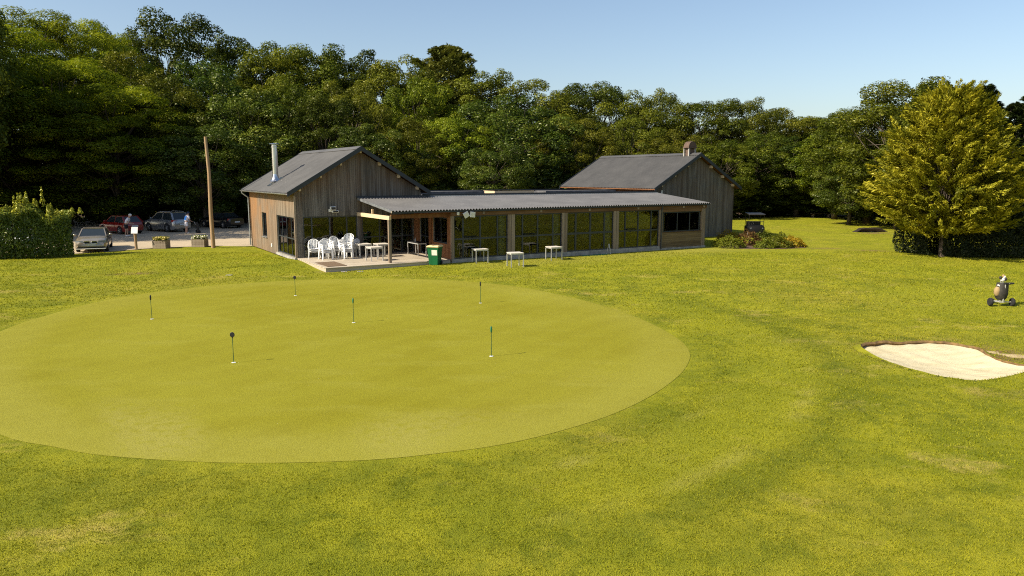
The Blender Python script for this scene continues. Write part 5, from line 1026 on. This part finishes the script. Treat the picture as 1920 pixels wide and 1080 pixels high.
# ------------------------------------------------------------------ people
def skin_obj(name, J, E, mat, parent, sub=2, root=0):
    me = bpy.data.meshes.new(name); me.from_pydata([j[:3] for j in J], E, []); o = link(name, me, mat, parent)
    md = o.modifiers.new('skin', 'SKIN'); md.use_smooth_shade = True
    for i, j in enumerate(J): me.skin_vertices[0].data[i].radius = (j[3], j[4] if len(j) > 4 else j[3])
    me.skin_vertices[0].data[root].use_root = True
    s = o.modifiers.new('sub', 'SUBSURF'); s.levels = s.render_levels = sub; return o
def person(label, x, y, rz, lean, top, bottom, hat, vest=None, bend=.0):
    t = thing('person', label, 'person', (x, y, .004), rz)
    def L_(px, py, pz): k = max(0, pz - .95); return (px + lean * k, py, .95 + k * math.cos(lean * .8) if pz > .95 else pz)      # +x is forward
    J = []; E = []
    def j(p, r, *pr): J.append((*p, r)); [E.append((q, len(J) - 1)) for q in pr]; return len(J) - 1
    pel = j(L_(0, 0, .95), .13); sp = j(L_(.0, 0, 1.12), .125, pel); ch = j(L_(.02, 0, 1.33), .14, sp); nk = j(L_(.03, 0, 1.48), .058, ch); hd = j(L_(.06, 0, 1.58), .085, nk); h2 = j(L_(.055, 0, 1.67), .092, hd); h3 = j(L_(.05, 0, 1.73), .07, h2); ns = j(L_(.16, 0, 1.60), .014, hd)
    arms = []
    for s in (-1, 1):
        hp = j((0, s * .09, .88), .095, pel); kn = j((.03 + .03 * s, s * .10, .49), .058, hp); an = j((-.01 + .04 * s, s * .11, .09), .036, kn); ft = j((.14 + .04 * s, s * .13, .035), .038, an)
        a0 = j(L_(.02, s * .18, 1.40), .06, ch); a1 = j(L_(.10, s * .24, 1.14), .043, a0); p2 = L_(.10, 0, 1.14); a2 = j((p2[0] + .20, s * .19, 1.0), .030, a1); hb = j((p2[0] + .29, s * .185, .97), .036, a2); arms.append((a0, a1, a2))
        for k in range(4): 
            f0 = j((p2[0] + .34, s * (.155 + .02 * k), .965), .0095, hb); f1 = j((p2[0] + .375 + .006 * (1.5 - abs(k - 1.5)), s * (.153 + .02 * k), .945), .009, f0); j((p2[0] + .37, s * (.153 + .02 * k), .915), .008, f1)
        th = j((p2[0] + .31, s * .145, .955), .011, hb); j((p2[0] + .345, s * .135, .935), .009, th)
    skin_obj('body', J, E, M['skin'], t)
    Jt = [(*J[pel][:3], .15), (*J[sp][:3], .155), (*J[ch][:3], .168), (*L_(.025, 0, 1.45), .085)]; Et = [(0, 1), (1, 2), (2, 3)]
    for a0, a1, a2 in arms:
        m_ = Vector(J[a0][:3]).lerp(Vector(J[a1][:3]), .75); Jt += [(*J[a0][:3], .082), (*m_, .070)]; n = len(Jt); Et += [(2, n - 2), (n - 2, n - 1)]
    skin_obj('shirt', Jt, Et, M[top], t)
    if vest: skin_obj('vest', [(*L_(-.005, 0, 1.0), .158), (*L_(0, 0, 1.15), .165), (*L_(.02, 0, 1.36), .182), (*L_(.02, 0, 1.42), .14)], [(0, 1), (1, 2), (2, 3)], M[vest], t)
    Js = [(0 + lean * .02, 0, .99, .15), (0, 0, .92, .155)]; Es = [(0, 1)]
    for s in (-1, 1): Js += [(0, s * .09, .82, .115), (.02 + .015 * s, s * .10, .56, .095)]; n = len(Js); Es += [(1, n - 2), (n - 2, n - 1)]
    skin_obj('shorts', Js, Es, M[bottom], t)
    for s in (-1, 1): skin_obj('shoe', [(-.03 + .04 * s, s * .11, .045, .045), (.06 + .04 * s, s * .12, .05, .05), (.17 + .04 * s, s * .13, .04, .04)], [(0, 1), (1, 2)], M['whitepaint'], t)
    c = L_(.045, 0, 1.69); m = MB(); m.ball(c, .118, 10, (1.02, .92, .88)); hr = m.build('hair' if hat == 'hair' else 'cap', M[hat], t, smooth=True)
    if hat != 'hair': m = MB(); m.lathe([(.001, 0), (.1, 0), (.1, .012), (.001, .012)], (c[0] + .09, c[1], c[2] + .0), 14); m.build('cap_peak', M[hat], hr)
    for s in (-1, 1): e = L_(.142, s * .035, 1.635); m = MB(); m.ball(e, .011, 6); m.build('eye', M['dark'], t); e = L_(.05, s * .096, 1.615); m = MB(); m.ball(e, .025, 6, (.7, .5, 1.2)); m.build('ear', M['skin'], t, smooth=True)
    e = L_(.138, 0, 1.552); m = MB(); m.ball(e, .014, 6, (.6, 2.0, .5)); m.build('mouth', M['fab_pink'], t, smooth=True)
    return t
person('person with white hair, pale top and black shorts leaning forward by the red car', -30.05, 58.2, R(8), .42, 'fab_white', 'fab_black', 'hair', vest=None)
person('person in blue vest, white shirt and pale shorts bending over beside the silver car', -26.55, 60.9, R(62), .30, 'fab_pale', 'fab_pale', 'navy', vest='fab_blue')
t = thing('push_cart', 'small folded golf push cart held by the person in the blue vest', 'golf trolley', (-25.85, 61.3, .004), .6)
m = MB(); m.tube([(-.2, 0, .95), (0, 0, .55), (.08, 0, .2)], .02, 6); m.tube([(.08, -.3, .16), (.08, .3, .16)], .016, 6); m.build('frame', M['alu'], t)
for s in (-1, 1): m = MB(); m.lathe([(.03, -.02), (.14, -.02), (.14, .02), (.03, .02)], (.08, s * .3, .14), 16, 'y'); m.build('wheel', M['rubber'], t)
m = MB(); m.tube([(.1, 0, .22), (.06, 0, .6), (-.02, 0, .9)], [.09, .12, .11], 12); m.build('small_bag', M['bag_dark'], t, smooth=True)
